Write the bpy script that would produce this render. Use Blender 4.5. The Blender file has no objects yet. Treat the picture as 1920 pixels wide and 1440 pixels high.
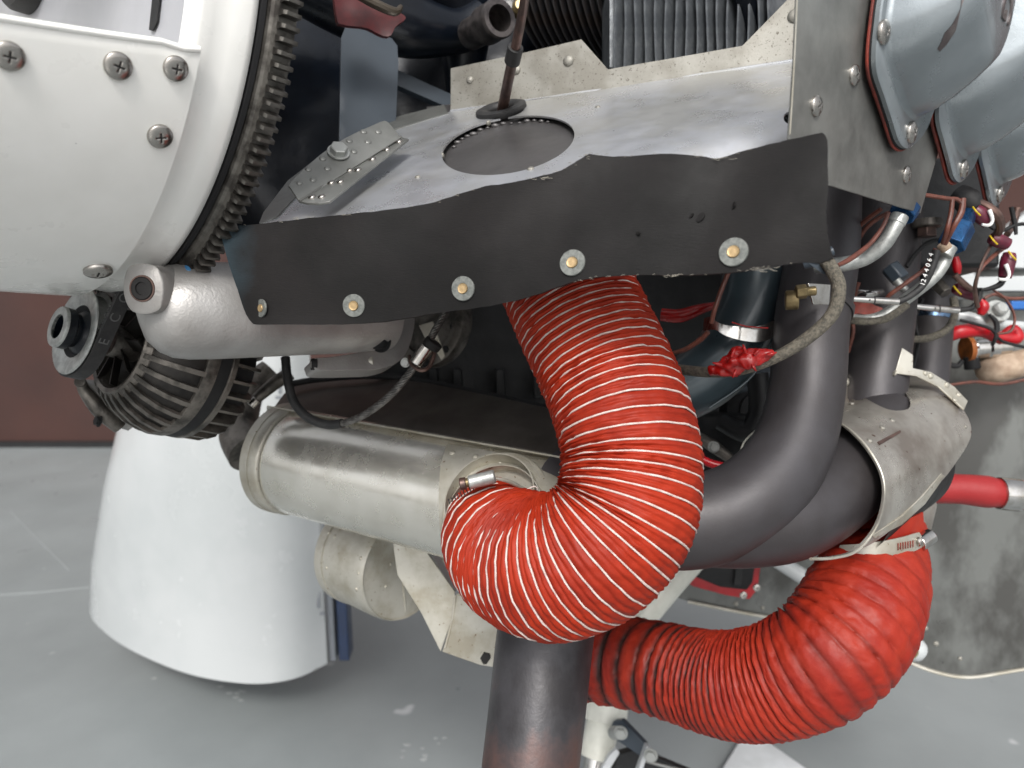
import bpy, math, random
import numpy as np
from mathutils import Vector, Matrix, noise
from mathutils.bvhtree import BVHTree
from mathutils.geometry import delaunay_2d_cdt
random.seed(7)
S = bpy.context.scene
COL = S.collection
# ------------------------------------------------------------ camera, sky, sun, exposure
F = 1387.0                      # focal length in pixels of a 1920 wide frame
PH = math.radians(12)
H = 0.95                        # lens height above the floor
CAM = Vector((0, 0, H))
cf = Vector((0, math.cos(PH), -math.sin(PH))); cu = Vector((0, math.sin(PH), math.cos(PH))); cr = Vector((1, 0, 0))
cd = bpy.data.cameras.new('camera'); cam = bpy.data.objects.new('camera', cd); COL.objects.link(cam)
cd.sensor_width = 36; cd.lens = F * 36 / 1920; cd.clip_start = 0.01; cd.clip_end = 500
cam.location = CAM; cam.rotation_euler = (math.radians(90) - PH, 0, 0)
cd.dof.use_dof = True; cd.dof.focus_distance = 0.45; cd.dof.aperture_fstop = 8.5
S.camera = cam
SUN_EL, SUN_AZ = math.radians(45), math.radians(182)     # azimuth clockwise from +Y
w = bpy.data.worlds.new('World'); S.world = w; w.use_nodes = True
nt = w.node_tree; bg = nt.nodes['Background']
sky = nt.nodes.new('ShaderNodeTexSky'); sky.sky_type = 'NISHITA'; sky.sun_disc = False
sky.sun_elevation = SUN_EL; sky.sun_rotation = SUN_AZ; sky.dust_density = 4; sky.air_density = 1.0; sky.ozone_density = 0.6
hs = nt.nodes.new('ShaderNodeHueSaturation'); hs.inputs['Saturation'].default_value = 0.15
nt.links.new(sky.outputs[0], hs.inputs['Color']); nt.links.new(hs.outputs[0], bg.inputs['Color'])
bg.inputs['Strength'].default_value = 0.13
sd = bpy.data.lights.new('sun', 'SUN'); sd.energy = 1.3; sd.angle = math.radians(12); sd.color = (1, .965, .91)
so = bpy.data.objects.new('sun', sd); COL.objects.link(so)
sv = Vector((math.sin(SUN_AZ) * math.cos(SUN_EL), math.cos(SUN_AZ) * math.cos(SUN_EL), math.sin(SUN_EL)))
so.rotation_euler = sv.to_track_quat('Z', 'Y').to_euler(); so.location = sv * 5
S.view_settings.view_transform = 'Standard'; S.view_settings.look = 'None'
S.view_settings.exposure = 0.68; S.view_settings.gamma = 1
# ------------------------------------------------------------ geometry helpers
def ray(px, py): return cf + cr * ((px - 960) / F) - cu * ((py - 720) / F)
def at(px, py, d): return CAM + ray(px, py) * d
def proj(p):
    q = Vector(p) - CAM; d = q.dot(cf)
    return 960 + F * q.dot(cr) / d, 720 - F * q.dot(cu) / d, d
def plane(a, b, c):             # depth function of the plane through three measured points
    M = np.array([[1, p[0], p[1]] for p in (a, b, c)], float)
    k = np.linalg.solve(M, np.array([1 / p[2] for p in (a, b, c)]))
    return lambda x, y: 1 / (k[0] + k[1] * x + k[2] * y)
def cyl_d(p0, p1, R):           # depth function of the near side of a cylinder
    ax = (p1 - p0).normalized()
    def fn(x, y):
        r = ray(x, y); o = CAM - p0
        rp = r - ax * r.dot(ax); op = o - ax * o.dot(ax)
        a = rp.dot(rp); b = rp.dot(op); c = op.dot(op) - R * R
        D = b * b - a * c
        return (-b - math.sqrt(max(D, 0))) / a
    return fn
def spl(pts, n=8, closed=False):
    P = [np.array(p, float) for p in pts]; m = len(P); out = []
    rng = range(m if closed else m - 1)
    for i in rng:
        if closed: a, b, c, d = P[i - 1], P[i], P[(i + 1) % m], P[(i + 2) % m]
        else: a, b, c, d = P[max(i - 1, 0)], P[i], P[i + 1], P[min(i + 2, m - 1)]
        for k in range(n):
            t = k / n
            out.append(.5 * ((2 * b) + (c - a) * t + (2 * a - 5 * b + 4 * c - d) * t * t + (3 * b - a - 3 * c + d) * t ** 3))
    if not closed: out.append(P[-1])
    return out
def frames(pts):
    T = []
    for i in range(len(pts)):
        T.append((pts[min(i + 1, len(pts) - 1)] - pts[max(i - 1, 0)]).normalized())
    n = T[0].orthogonal().normalized()
    if abs(T[0].z) < .95: n = (Vector((0, 0, 1)) - T[0] * T[0].z).normalized()
    N = []
    for t in T:
        n = (n - t * n.dot(t)).normalized(); N.append(n)
    return T, N, [t.cross(n) for t, n in zip(T, N)]
def ring_faces(nr, seg, closed_u=True, off=0):
    Fc = []
    for i in range(nr - 1):
        for j in range(seg if closed_u else seg - 1):
            j2 = (j + 1) % seg
            Fc.append((off + i * seg + j, off + i * seg + j2, off + (i + 1) * seg + j2, off + (i + 1) * seg + j))
    return Fc
def tube_w(pts, rad, seg=20, caps=True):         # world points and radii
    pts = [Vector(p) for p in pts]; T, N, B = frames(pts); V = []
    for p, r, n, b in zip(pts, rad, N, B):
        for j in range(seg):
            a = 2 * math.pi * j / seg; V.append(p + (n * math.cos(a) + b * math.sin(a)) * r)
    Fc = ring_faces(len(pts), seg)
    if caps:
        Fc.append(tuple(range(seg))[::-1]); Fc.append(tuple(range((len(pts) - 1) * seg, len(pts) * seg)))
    return V, Fc
def tube(ctrl, seg=20, n=8, caps=True):          # ctrl rows: px, py, depth, radius in px
    c = spl(ctrl, n) if n > 1 else [np.array(p, float) for p in ctrl]
    return tube_w([at(p[0], p[1], p[2]) for p in c], [p[3] * p[2] / F for p in c], seg, caps)
def hollow(ctrl, th=.0012, seg=28, n=8):         # open pipe with a wall
    c = spl(ctrl, n); P = [at(p[0], p[1], p[2]) for p in c]; R = [p[3] * p[2] / F for p in c]
    return tube_w(P + P[::-1], R + [r - th for r in R[::-1]], seg, False) if False else _hollow(P, R, th, seg)
def _hollow(P, R, th, seg):
    T, N, B = frames(P); V = []; m = len(P)
    for pas in (0, 1):
        for p, r, n, b in (zip(P, R, N, B) if pas == 0 else list(zip(P, R, N, B))[::-1]):
            for j in range(seg):
                a = 2 * math.pi * j / seg; V.append(p + (n * math.cos(a) + b * math.sin(a)) * (r - th * pas))
    Fc = ring_faces(2 * m, seg)
    for j in range(seg):
        j2 = (j + 1) % seg; Fc.append(((2 * m - 1) * seg + j, (2 * m - 1) * seg + j2, j2, j))
    return V, Fc
def basis(ax):
    ax = Vector(ax).normalized(); u = ax.cross(Vector((0, 0, 1)))
    u = u.normalized() if u.length > 1e-3 else Vector((1, 0, 0))
    return ax, u, u.cross(ax)
def lathe(o, ax, prof, seg=48, a0=0, a1=360, cap0=False, cap1=False):  # prof rows: (radius, distance along axis)
    ax, u, v = basis(ax); V = []; full = abs(a1 - a0) >= 360; ns = seg if full else seg + 1
    for r, a in prof:
        for j in range(ns):
            t = math.radians(a0 + (a1 - a0) * j / seg)
            V.append(Vector(o) + ax * a + (u * math.cos(t) + v * math.sin(t)) * r)
    Fc = ring_faces(len(prof), ns, full)
    if cap0: Fc.append(tuple(range(ns))[::-1])
    if cap1: Fc.append(tuple(range((len(prof) - 1) * ns, len(prof) * ns)))
    return V, Fc
def inpoly(x, y, P):
    c = False; n = len(P); j = n - 1
    for i in range(n):
        if (P[i][1] > y) != (P[j][1] > y) and x < (P[j][0] - P[i][0]) * (y - P[i][1]) / (P[j][1] - P[i][1]) + P[i][0]: c = not c
        j = i
    return c
def sheet(outline, dfn, th=.0012, holes=(), step=None, wob=0, wf=40):    # sheet metal: outline seen from the camera laid on the surface dfn
    loops = [list(outline)] + [list(h) for h in holes]; v2 = []; ed = []
    for L in loops:
        b = len(v2); L2 = []
        for i in range(len(L)):
            p, q = L[i], L[(i + 1) % len(L)]; L2.append((p[0], p[1]))
            if step:
                m = int(math.hypot(q[0] - p[0], q[1] - p[1]) / step)
                for k in range(1, m): L2.append((p[0] + (q[0] - p[0]) * k / m, p[1] + (q[1] - p[1]) * k / m))
        v2 += [Vector(p) for p in L2]; ed += [(b + i, b + (i + 1) % len(L2)) for i in range(len(L2))]
    if step:
        xs = [p[0] for p in outline]; ys = [p[1] for p in outline]; y = min(ys) + step / 2
        while y < max(ys):
            x = min(xs) + step / 2
            while x < max(xs):
                if inpoly(x, y, outline): v2.append(Vector((x + random.uniform(-.1, .1) * step, y + random.uniform(-.1, .1) * step)))
                x += step
            y += step
    vv, ee, ff = delaunay_2d_cdt(v2, ed, [], 0, 1e-4)[:3]
    Fc = []
    for f in ff:
        cx = sum(vv[i].x for i in f) / len(f); cy = sum(vv[i].y for i in f) / len(f)
        if inpoly(cx, cy, outline) and not any(inpoly(cx, cy, h) for h in holes): Fc.append(tuple(f))
    used = sorted({i for f in Fc for i in f}); mp = {k: i for i, k in enumerate(used)}
    V = [at(vv[i].x, vv[i].y, dfn(vv[i].x, vv[i].y)) for i in used]; Fc = [tuple(mp[i] for i in f) for f in Fc]
    NN = [Vector((0, 0, 0)) for _ in V]
    for k, f in enumerate(Fc):
        a, b, c = V[f[0]], V[f[1]], V[f[2]]; n = (b - a).cross(c - a)
        if n.dot(a - CAM) > 0: Fc[k] = f[::-1]; n = -n
        for i in f: NN[i] += n
    for i, n in enumerate(NN): n.normalize()
    if wob: V = [p + n * (noise.noise(p * wf) * wob) for p, n in zip(V, NN)]
    m = len(V); B = [p - n * th for p, n in zip(V, NN)]; cnt = {}
    for f in Fc:
        for i in range(len(f)): cnt[(f[i], f[(i + 1) % len(f)])] = 1
    side = [(b, a, a + m, b + m) for (a, b) in cnt if (b, a) not in cnt]
    return V + B, Fc + [tuple(i + m for i in f[::-1]) for f in Fc] + side
def box(o, X, Y, Z):            # centre and three half-extent vectors
    o, X, Y, Z = map(Vector, (o, X, Y, Z))
    V = [o + X * i + Y * j + Z * k for i in (-1, 1) for j in (-1, 1) for k in (-1, 1)]
    return V, [(0, 1, 3, 2), (4, 6, 7, 5), (0, 4, 5, 1), (2, 3, 7, 6), (0, 2, 6, 4), (1, 5, 7, 3)]
def join(*ms):
    V = []; Fc = []
    for v, f in ms:
        b = len(V); V += list(v); Fc += [tuple(i + b for i in q) for q in f]
    return V, Fc
def loft(loops, cap=True):
    n = len(loops[0]); V = [p for L in loops for p in L]; Fc = ring_faces(len(loops), n)
    if cap: Fc += [tuple(range(n))[::-1], tuple(range((len(loops) - 1) * n, len(loops) * n))]
    return V, Fc
def hit(m, px, py):             # point and normal where the line of sight meets a mesh
    if 'bvh' not in HC or HC['id'] is not m: HC['bvh'] = BVHTree.FromPolygons([Vector(v) for v in m[0]], m[1]); HC['id'] = m
    p, n, i, d = HC['bvh'].ray_cast(CAM, ray(px, py).normalized())
    if p is None: p, n, i, d = HC['bvh'].find_nearest(at(px, py, .5))
    if n.dot(p - CAM) > 0: n = -n
    return p, n
HC = {}
# ------------------------------------------------------------ objects
WL = {}
def mesh(name, m, mat, smooth=35):
    V, Fc = m[0], m[1]; me = bpy.data.meshes.new(name)
    me.from_pydata([tuple(v) for v in V], [], Fc); me.validate()
    import bmesh
    bm = bmesh.new(); bm.from_mesh(me)
    if len(m) < 3: bmesh.ops.recalc_face_normals(bm, faces=bm.faces)
    bm.to_mesh(me); bm.free()
    for x in (mat if isinstance(mat, (list, tuple)) else [mat]): me.materials.append(x)
    if smooth:
        me.polygons.foreach_set('use_smooth', [True] * len(me.polygons)); me.set_sharp_from_angle(angle=math.radians(smooth))
    return me
def thing(name, label, cat, loc, group=None):
    o = bpy.data.objects.new(name, None); COL.objects.link(o); o.empty_display_size = .02
    o.location = loc; WL[o] = Vector(loc); o['label'] = label; o['category'] = cat
    if group: o['group'] = group
    return o
def P(name, m, mat, parent=None, label=None, cat=None, group=None, kind=None, smooth=35, bevel=0, sub=0, attr=None):
    V = [Vector(v) for v in m[0]]; lo = Vector([min(v[i] for v in V) for i in range(3)]); hi = Vector([max(v[i] for v in V) for i in range(3)])
    c = (lo + hi) / 2
    if parent is None: c.z = lo.z
    me = mesh(name, ([v - c for v in V],) + tuple(m[1:]), mat, smooth)
    o = bpy.data.objects.new(name, me); COL.objects.link(o); WL[o] = c
    if parent: o.parent = parent; o.location = c - WL[parent]
    else: o.location = c
    if label: o['label'] = label
    if cat: o['category'] = cat
    if group: o['group'] = group
    if kind: o['kind'] = kind
    if attr:
        for k, vals in attr.items():
            a = me.attributes.new(k, 'FLOAT', 'POINT'); a.data.foreach_set('value', vals)
    if bevel:
        b = o.modifiers.new('bevel', 'BEVEL'); b.width = bevel; b.segments = 2; b.limit_method = 'ANGLE'; b.angle_limit = math.radians(40)
    if sub:
        b = o.modifiers.new('sub', 'SUBSURF'); b.levels = b.render_levels = sub
    return o
def inst(name, me, pos, nrm, sc, parent=None, spin=0, label=None, cat=None, group=None, xdir=None):
    z = Vector(nrm).normalized(); x = Vector(xdir) if xdir else Vector((1, 0, 0))
    x = (x - z * x.dot(z)).normalized(); y = z.cross(x)
    R = Matrix((x, y, z)).transposed().to_4x4() @ Matrix.Rotation(spin, 4, 'Z')
    s = sc if isinstance(sc, (tuple, list)) else (sc, sc, sc)
    o = bpy.data.objects.new(name, me); COL.objects.link(o); WL[o] = Vector(pos)
    if parent: o.parent = parent
    base = WL[parent] if parent else Vector((0, 0, 0))
    o.matrix_basis = Matrix.Translation(Vector(pos) - base) @ R @ Matrix.Diagonal((*s, 1))
    if label: o['label'] = label
    if cat: o['category'] = cat
    if group: o['group'] = group
    return o
def text_mesh(s, size, ext):
    c = bpy.data.curves.new('t', 'FONT'); c.body = s; c.size = size; c.extrude = ext; c.align_x = 'CENTER'; c.align_y = 'CENTER'; c.resolution_u = 3
    o = bpy.data.objects.new('t', c); COL.objects.link(o); bpy.context.view_layer.update()
    me = bpy.data.meshes.new_from_object(o.evaluated_get(bpy.context.evaluated_depsgraph_get()))
    bpy.data.objects.remove(o); return me
# ------------------------------------------------------------ materials
def lin(c): return tuple(((x / 255) / 12.92 if x / 255 <= .04045 else ((x / 255 + .055) / 1.055) ** 2.4) for x in c) + (1,)
def M(name, col, rough=.5, metal=0, col2=None, mix=(.42, .62), scale=20, stretch=None, bump=0, bscale=200, bstretch=None, rvar=.08,
      coat=0, specks=None, sscale=300, sth=.7, attr=None, acol=None, grad=None, detail=5, sheen=0, spec=.5, scol=None, aniso=0):
    m = bpy.data.materials.new(name); m.use_nodes = True; t = m.node_tree; N = t.nodes; L = t.links; b = N['Principled BSDF']
    b.inputs['Metallic'].default_value = metal; b.inputs['Coat Weight'].default_value = coat; b.inputs['Coat Roughness'].default_value = .12
    b.inputs['Specular IOR Level'].default_value = spec; b.inputs['Anisotropic'].default_value = aniso
    tc = N.new('ShaderNodeTexCoord')
    def coord(st):
        if not st: return tc.outputs['Object']
        mp = N.new('ShaderNodeMapping'); mp.inputs['Scale'].default_value = st; L.new(tc.outputs['Object'], mp.inputs[0]); return mp.outputs[0]
    def nz(sc, st=None, det=detail):
        n = N.new('ShaderNodeTexNoise'); n.inputs['Scale'].default_value = sc; n.inputs['Detail'].default_value = det; n.inputs['Roughness'].default_value = .62
        L.new(coord(st), n.inputs['Vector']); return n.outputs['Fac']
    def mr(src, a, c, x, y):
        n = N.new('ShaderNodeMapRange'); L.new(src, n.inputs[0])
        for i, v in enumerate((a, c, x, y)): n.inputs[i + 1].default_value = v
        return n.outputs[0]
    def mx(fac, c1, c2):
        n = N.new('ShaderNodeMix'); n.data_type = 'RGBA'
        if isinstance(fac, float): n.inputs[0].default_value = fac
        else: L.new(fac, n.inputs[0])
        for i, v in ((6, c1), (7, c2)):
            if isinstance(v, tuple): n.inputs[i].default_value = v
            else: L.new(v, n.inputs[i])
        return n.outputs[2]
    cur = lin(col)
    c2 = lin(col2) if col2 else tuple(x * .8 for x in cur[:3]) + (1,)
    f1 = nz(scale, stretch)
    cur = mx(mr(f1, mix[0], mix[1], 0, 1), cur, c2)
    if grad:                    # (axis, from, to, colour): an overspray or heat tint with its own place on the part
        sx = N.new('ShaderNodeSeparateXYZ'); L.new(tc.outputs['Object'], sx.inputs[0])
        ad = N.new('ShaderNodeMath'); ad.operation = 'MULTIPLY_ADD'; L.new(f1, ad.inputs[0]); ad.inputs[1].default_value = grad[4] if len(grad) > 4 else .03
        L.new(sx.outputs[grad[0]], ad.inputs[2]); cur = mx(mr(ad.outputs[0], grad[1], grad[2], 0, 1), cur, lin(grad[3]))
    if specks:
        cur = mx(mr(nz(sscale, None, 2), sth, sth + .05, 0, 1), cur, lin(specks))
    if attr:
        at_ = N.new('ShaderNodeAttribute'); at_.attribute_name = attr
        mu = N.new('ShaderNodeMath'); mu.operation = 'MULTIPLY'; L.new(at_.outputs['Fac'], mu.inputs[0]); L.new(mr(f1, .3, .6, .35, 1.3), mu.inputs[1]); mu.use_clamp = True
        cur = mx(mu.outputs[0], cur, lin(acol))
    L.new(cur, b.inputs['Base Color']) if not isinstance(cur, tuple) else None
    L.new(mr(nz(scale * 2.3, stretch), .3, .7, max(rough - rvar, .03), min(rough + rvar, 1)), b.inputs['Roughness'])
    if bump:
        bp = N.new('ShaderNodeBump'); bp.inputs['Strength'].default_value = 1; bp.inputs['Distance'].default_value = bump
        L.new(nz(bscale, bstretch), bp.inputs['Height']); L.new(bp.outputs[0], b.inputs['Normal'])
    return m
MT = dict(
 white=M('white_paint', (238, 237, 233), .3, coat=.4, col2=(229, 228, 223), scale=8, bump=.0001, bscale=60, specks=(140, 138, 134), sscale=260, sth=.79),
 white2=M('white_gloss_paint', (184, 187, 188), .24, coat=.4, col2=(174, 178, 179), scale=3, specks=(150, 150, 146), sscale=120, sth=.8),
 cream=M('cream_white_enamel', (215, 215, 205), .35, col2=(198, 198, 188), scale=30),
 steel=M('worn_gear_steel', (106, 103, 98), .42, .85, col2=(64, 61, 58), scale=90, bump=.0002, bscale=500),
 screw=M('stainless_screw', (190, 186, 180), .25, 1, col2=(140, 134, 128), scale=300, rvar=.1),
 recess=M('screw_recess_black', (22, 20, 20), .7),  # near-black tone for faces inside the cross recess and small bores
 tray=M('baffle_aluminium', (206, 208, 213), .32, .75, col2=(194, 194, 192), scale=18, bump=.00004, bscale=90, specks=(84, 78, 72), sscale=420, sth=.76, rvar=.1),
 flange=M('speckled_aluminium', (150, 148, 141), .5, .55, col2=(130, 127, 119), scale=30, specks=(92, 86, 78), sscale=600, sth=.63, bump=.0001, bscale=500),
 plate=M('grey_baffle_plate', (140, 140, 136), .42, .6, col2=(104, 104, 101), scale=14, specks=(60, 58, 56), sscale=300, sth=.77, bump=.00008, bscale=250),
 alu=M('muff_aluminium', (226, 223, 214), .24, .82, col2=(196, 192, 180), mix=(.45, .75), scale=16, specks=(160, 146, 116), sscale=200, sth=.8, bump=.00003, bscale=150, rvar=.1),
 alu2=M('stained_aluminium', (186, 183, 173), .42, .55, col2=(160, 154, 139), scale=26, specks=(110, 88, 62), sscale=300, sth=.68, bump=.00015, bscale=240, rvar=.12),
 shroud=M('heat_stained_shroud', (186, 182, 174), .33, .75, col2=(138, 130, 122), scale=14, specks=(96, 70, 58), sscale=160, sth=.7, bump=.0002, bscale=60, rvar=.12),
 zinc=M('zinc_plate', (176, 178, 175), .42, .6, col2=(146, 148, 146), scale=160, bump=.0001, bscale=600),
 bronze=M('rivet_bronze', (196, 170, 128), .4, .7, col2=(160, 132, 96), scale=400),
 rubber=M('black_baffle_rubber', (26, 24, 24), .64, col2=(18, 17, 17), scale=16, bump=.00014, bscale=1.0, bstretch=(300, 300, 1500), specks=(116, 104, 78), sscale=150, sth=.8, grad=(0, -.112, -.136, (42, 58, 66), .05), spec=.2),
 blackr=M('black_rubber', (30, 30, 31), .6, col2=(44, 43, 43), scale=120, bump=.0002, bscale=300),
 red=M('red_silicone', (152, 42, 19), .55, col2=(132, 34, 17), scale=22, bump=.0001, bscale=200, rvar=.1, specks=(190, 84, 66), sscale=350, sth=.79, spec=.22),
 redb=M('weathered_red_silicone', (148, 40, 22), .55, col2=(134, 30, 18), scale=26, bump=.0006, bscale=120, attr='groove', acol=(48, 26, 23), rvar=.12, spec=.3),  # groove attribute blends the valleys between ribs toward a darker brown
 cord=M('white_cord', (206, 192, 186), .8, col2=(184, 164, 158), scale=200, bump=.0003, bscale=900),
 cast=M('cast_aluminium', (168, 166, 164), .42, .45, col2=(146, 143, 140), scale=16, bump=.00028, bscale=480, specks=(90, 84, 78), sscale=110, sth=.77, rvar=.05, detail=3),
 castd=M('alternator_cast', (112, 107, 101), .42, .6, col2=(66, 63, 59), scale=60, bump=.0006, bscale=250),
 exh=M('dark_exhaust_steel', (66, 64, 67), .48, .3, col2=(50, 46, 46), mix=(.36, .68), spec=.5, scale=12, specks=(104, 104, 110), sscale=120, sth=.8, bump=.00012, bscale=700),
 exh2=M('heat_tinted_pipe', (66, 65, 68), .45, .35, col2=(44, 42, 44), scale=20, grad=(2, .085, -.01, (112, 66, 48), .2), bump=.0002, bscale=300, specks=(150, 146, 140), sscale=70, sth=.8),
 navy=M('navy_engine_paint', (13, 19, 28), .34, .1, col2=(9, 13, 20), scale=14, coat=.15, spec=.3, bump=.0004, bscale=60),  # darkened below its own tone; missing overhead shade sits in the colour
 slate=M('slate_bracket_paint', (50, 59, 68), .45, .1, col2=(56, 65, 74), scale=12),
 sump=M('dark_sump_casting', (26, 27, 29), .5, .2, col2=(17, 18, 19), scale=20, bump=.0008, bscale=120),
 fan_dark=M('dark_fan_casting', (34, 32, 31), .45, .5, col2=(52, 49, 46), scale=60),  # one dark tone for the fan hollow, its walls and blades
 lip=M('dull_aluminium_lip', (132, 133, 130), .4, .5, col2=(112, 113, 110), scale=18),
 subp=M('duct_inner_wall', (92, 90, 90), .4, .5, col2=(80, 78, 78), scale=18),
 crim=M('crimson_firesleeve', (144, 32, 34), .45, col2=(148, 34, 36), scale=40, bump=.0003, bscale=200),
 shield=M('dark_shield_metal', (92, 87, 82), .4, .6, col2=(70, 65, 61), scale=14),  # dark brown-grey metal tone over the whole sheet
 dark=M('soot_black', (16, 16, 18), .7, col2=(24, 24, 26), scale=30),
 teal=M('grey_engine_enamel', (146, 153, 157), .28, .5, col2=(128, 135, 139), scale=9, coat=.3, bump=.00012, bscale=140, specks=(70, 74, 78), sscale=150, sth=.79),
 teald=M('intake_tube_enamel', (58, 70, 76), .34, .2, col2=(46, 56, 62), scale=16, coat=.25, bump=.0001, bscale=160),
 gasket=M('red_brown_gasket', (128, 46, 32), .6, col2=(88, 34, 27), scale=60, bump=.0003, bscale=300),
 bare=M('peeled_metal', (140, 134, 132), .4, .7, col2=(100, 92, 92), scale=60),
 fin=M('fin_grey', (84, 88, 92), .42, .4, col2=(110, 113, 116), scale=70, bump=.0006, bscale=160),
 finb=M('barrel_fin_black', (40, 42, 47), .42, .3, col2=(44, 38, 36), scale=50, bump=.0005, bscale=160),
 rod=M('coppery_rod', (116, 92, 84), .4, .7, col2=(84, 70, 66), scale=60),
 chrome=M('polished_band', (205, 203, 200), .14, 1, col2=(180, 176, 170), scale=60),
 brassy=M('yellow_plated_steel', (138, 122, 88), .4, .7, col2=(104, 90, 64), scale=120),
 sealant=M('red_sealant', (160, 22, 20), .22, col2=(136, 16, 16), scale=60, bump=.0002, bscale=140),
 braid=M('braided_hose', (116, 110, 98), .6, .3, col2=(80, 77, 70), scale=500, bump=.0012, bscale=1, bstretch=(1100, 1100, 1100)),
 cable=M('steel_cable', (110, 108, 105), .45, .7, col2=(74, 72, 70), scale=200),
 brown=M('brown_wire', (104, 58, 46), .45, col2=(78, 44, 36), scale=120),
 maroon=M('maroon_sleeve', (100, 26, 48), .4, col2=(76, 22, 38), scale=90),
 blue=M('blue_anodised', (32, 78, 122), .3, .6, col2=(24, 58, 96), scale=90),
 strap=M('bright_red_silicone', (176, 12, 26), .35, col2=(156, 10, 22), scale=60),
 firew=M('mottled_firewall', (98, 100, 98), .4, .4, col2=(62, 62, 60), mix=(.44, .56), scale=9, stretch=(1, 1, .55), bump=.0002, bscale=30, rvar=.14),
 tan=M('tan_fibre_sleeve', (178, 158, 138), .7, col2=(150, 128, 108), scale=60, bump=.001, bscale=200),
 copper=M('amber_ring', (168, 96, 44), .4, .2, col2=(120, 70, 34), scale=90),
 yellow=M('yellow_wire', (220, 190, 40), .4), wht=M('white_nylon', (228, 228, 226), .4), bluep=M('dark_blue_stripe', (22, 42, 74), .35, coat=.3),
 greym=M('grey_marking', (120, 124, 130), .5), bluew=M('blue_tape', (30, 96, 170), .5), bluechip=M('blue_paint_mark', (58, 120, 172), .5, col2=(80, 132, 172), scale=300),
 pale=M('pale_grey_enamel', (176, 179, 181), .35, col2=(192, 195, 198), scale=12),
 wall=M('brown_wall_paint', (60, 34, 28), .75, col2=(50, 29, 25), scale=1.2, bump=.001, bscale=40),
 beige=M('beige_board', (196, 180, 162), .6, col2=(180, 164, 146), scale=6),
 floor=M('grey_floor_paint', (134, 139, 140), .36, col2=(125, 130, 131), mix=(.38, .66), scale=2.6, bump=.0003, bscale=40, rvar=.1, specks=(172, 174, 176), sscale=11, sth=.74),
)
# ------------------------------------------------------------ small shared pieces (unit radius, z out)
def screw_mesh():
    V = []; Fc = []; mi = []; nr, ns = 22, 56
    for i in range(nr):
        r = (i / (nr - 1)) ** .8
        for j in range(ns):
            a = 2 * math.pi * j / ns; x, y = r * math.cos(a), r * math.sin(a)
            z = .13 + .27 * max(0, 1 - r ** 2.6) ** .75
            ar = max(0, 1 - max(0, min(abs(x), abs(y)) - .055) / .05) * max(0, min(1, (.46 - max(abs(x), abs(y))) / .06))
            z -= .11 * min(1, ar) * (1 - .45 * max(abs(x), abs(y)) / .46)
            V.append((x, y, z))
    Fc = ring_faces(nr, ns)
    for f in Fc:
        x = sum(V[i][0] for i in f) / 4; y = sum(V[i][1] for i in f) / 4
        mi.append(1 if (min(abs(x), abs(y)) < .06 and max(abs(x), abs(y)) < .42) else 0)
    b = len(V); V += [(1.0 * math.cos(2 * math.pi * j / ns), math.sin(2 * math.pi * j / ns), -.12) for j in range(ns)]
    Fc += [((nr - 1) * ns + j, (nr - 1) * ns + (j + 1) % ns, b + (j + 1) % ns, b + j) for j in range(ns)]; mi += [0] * ns
    me = mesh('screw', (V, Fc), [MT['screw'], MT['recess']], 60); me.polygons.foreach_set('material_index', mi); return me
SCREW = screw_mesh()
def unit(name, prof, mat, seg=24, smooth=40): return mesh(name, lathe((0, 0, 0), (0, 0, 1), prof, seg, cap0=True, cap1=True), mat, smooth)
RP = [(1, -.1), (1, .08), (.95, .22), (.82, .38), (.6, .5), (.3, .57), (.02, .59)]
RIVET = unit('rivet', RP, MT['alu2']); RIVETS = unit('rivet', RP, MT['screw']); RIVETG = unit('rivet', RP, MT['flange'])
RIVETL = unit('rivet', [(x, z * .7) for x, z in RP], MT['lip'])
WASH = unit('washer', [(1, -.05), (1, .1), (.97, .13), (.45, .13), (.43, .05)], M('dull_washer_zinc', (126, 128, 124), .5, .5, col2=(100, 103, 100), scale=3), 32)
EYE = unit('rivet', [(.42, 0), (.42, .19), (.39, .23), (.3, .2), (.15, .22), (.02, .22)], MT['bronze'], 24)
def hexm(mat, r=1, h=.7, wash=True):
    pr = []
    def hexring(rr, z): return [Vector((rr * math.cos(math.pi / 3 * k), rr * math.sin(math.pi / 3 * k), z)) for k in range(6)]
    V, Fc = loft([hexring(.8, 0), hexring(.8, h * .9), hexring(.7, h)])
    ms = [(V, Fc)]
    if wash: ms.append(lathe((0, 0, 0), (0, 0, 1), [(.02, -.05), (1, -.05), (1, .1), (.02, .1)], 24))
    return mesh('bolt', join(*ms), mat, 25)
HEXD = hexm(MT['sump']); HEXS = hexm(MT['zinc']); HEXB = hexm(MT['blue'], wash=False, h=1.6); HEXG = hexm(MT['castd'])
def rivets(m, pts, me, parent, name='rivet', proud=0):
    for x, y, r in pts:
        p, n = hit(m, x, y); d = (p - CAM).dot(cf); inst(name, me, p + n * proud, n, r * d / F, parent)
# ============================================================ SETTING
fl = box((0, 0, -.05), (60, 0, 0), (0, 60, 0), (0, 0, .05))
o = P('floor', fl, MT['floor'], kind='structure', smooth=0)
wt = thing('brown_wall', 'dark brown painted wall standing behind the grey floor', 'wall', (0, 3.15, 0))
P('wall_panel', box((0, 3.2, 1.5), (9, 0, 0), (0, .05, 0), (0, 0, 1.5)), MT['wall'], wt, smooth=0)
P('skirting', box((0, 3.135, .012), (9, 0, 0), (0, .012, 0), (0, 0, .012)), MT['dark'], wt, smooth=0)
P('shelf_board', box(at(1960, 120, 3.05), (.7, 0, 0), (0, .03, 0), (0, 0, .06)), MT['beige'], wt, smooth=0)
P('beam', box(at(1960, 10, 3.0), (.9, 0, 0), (0, .05, 0), (0, 0, .07)), MT['dark'], wt, smooth=0)
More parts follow.
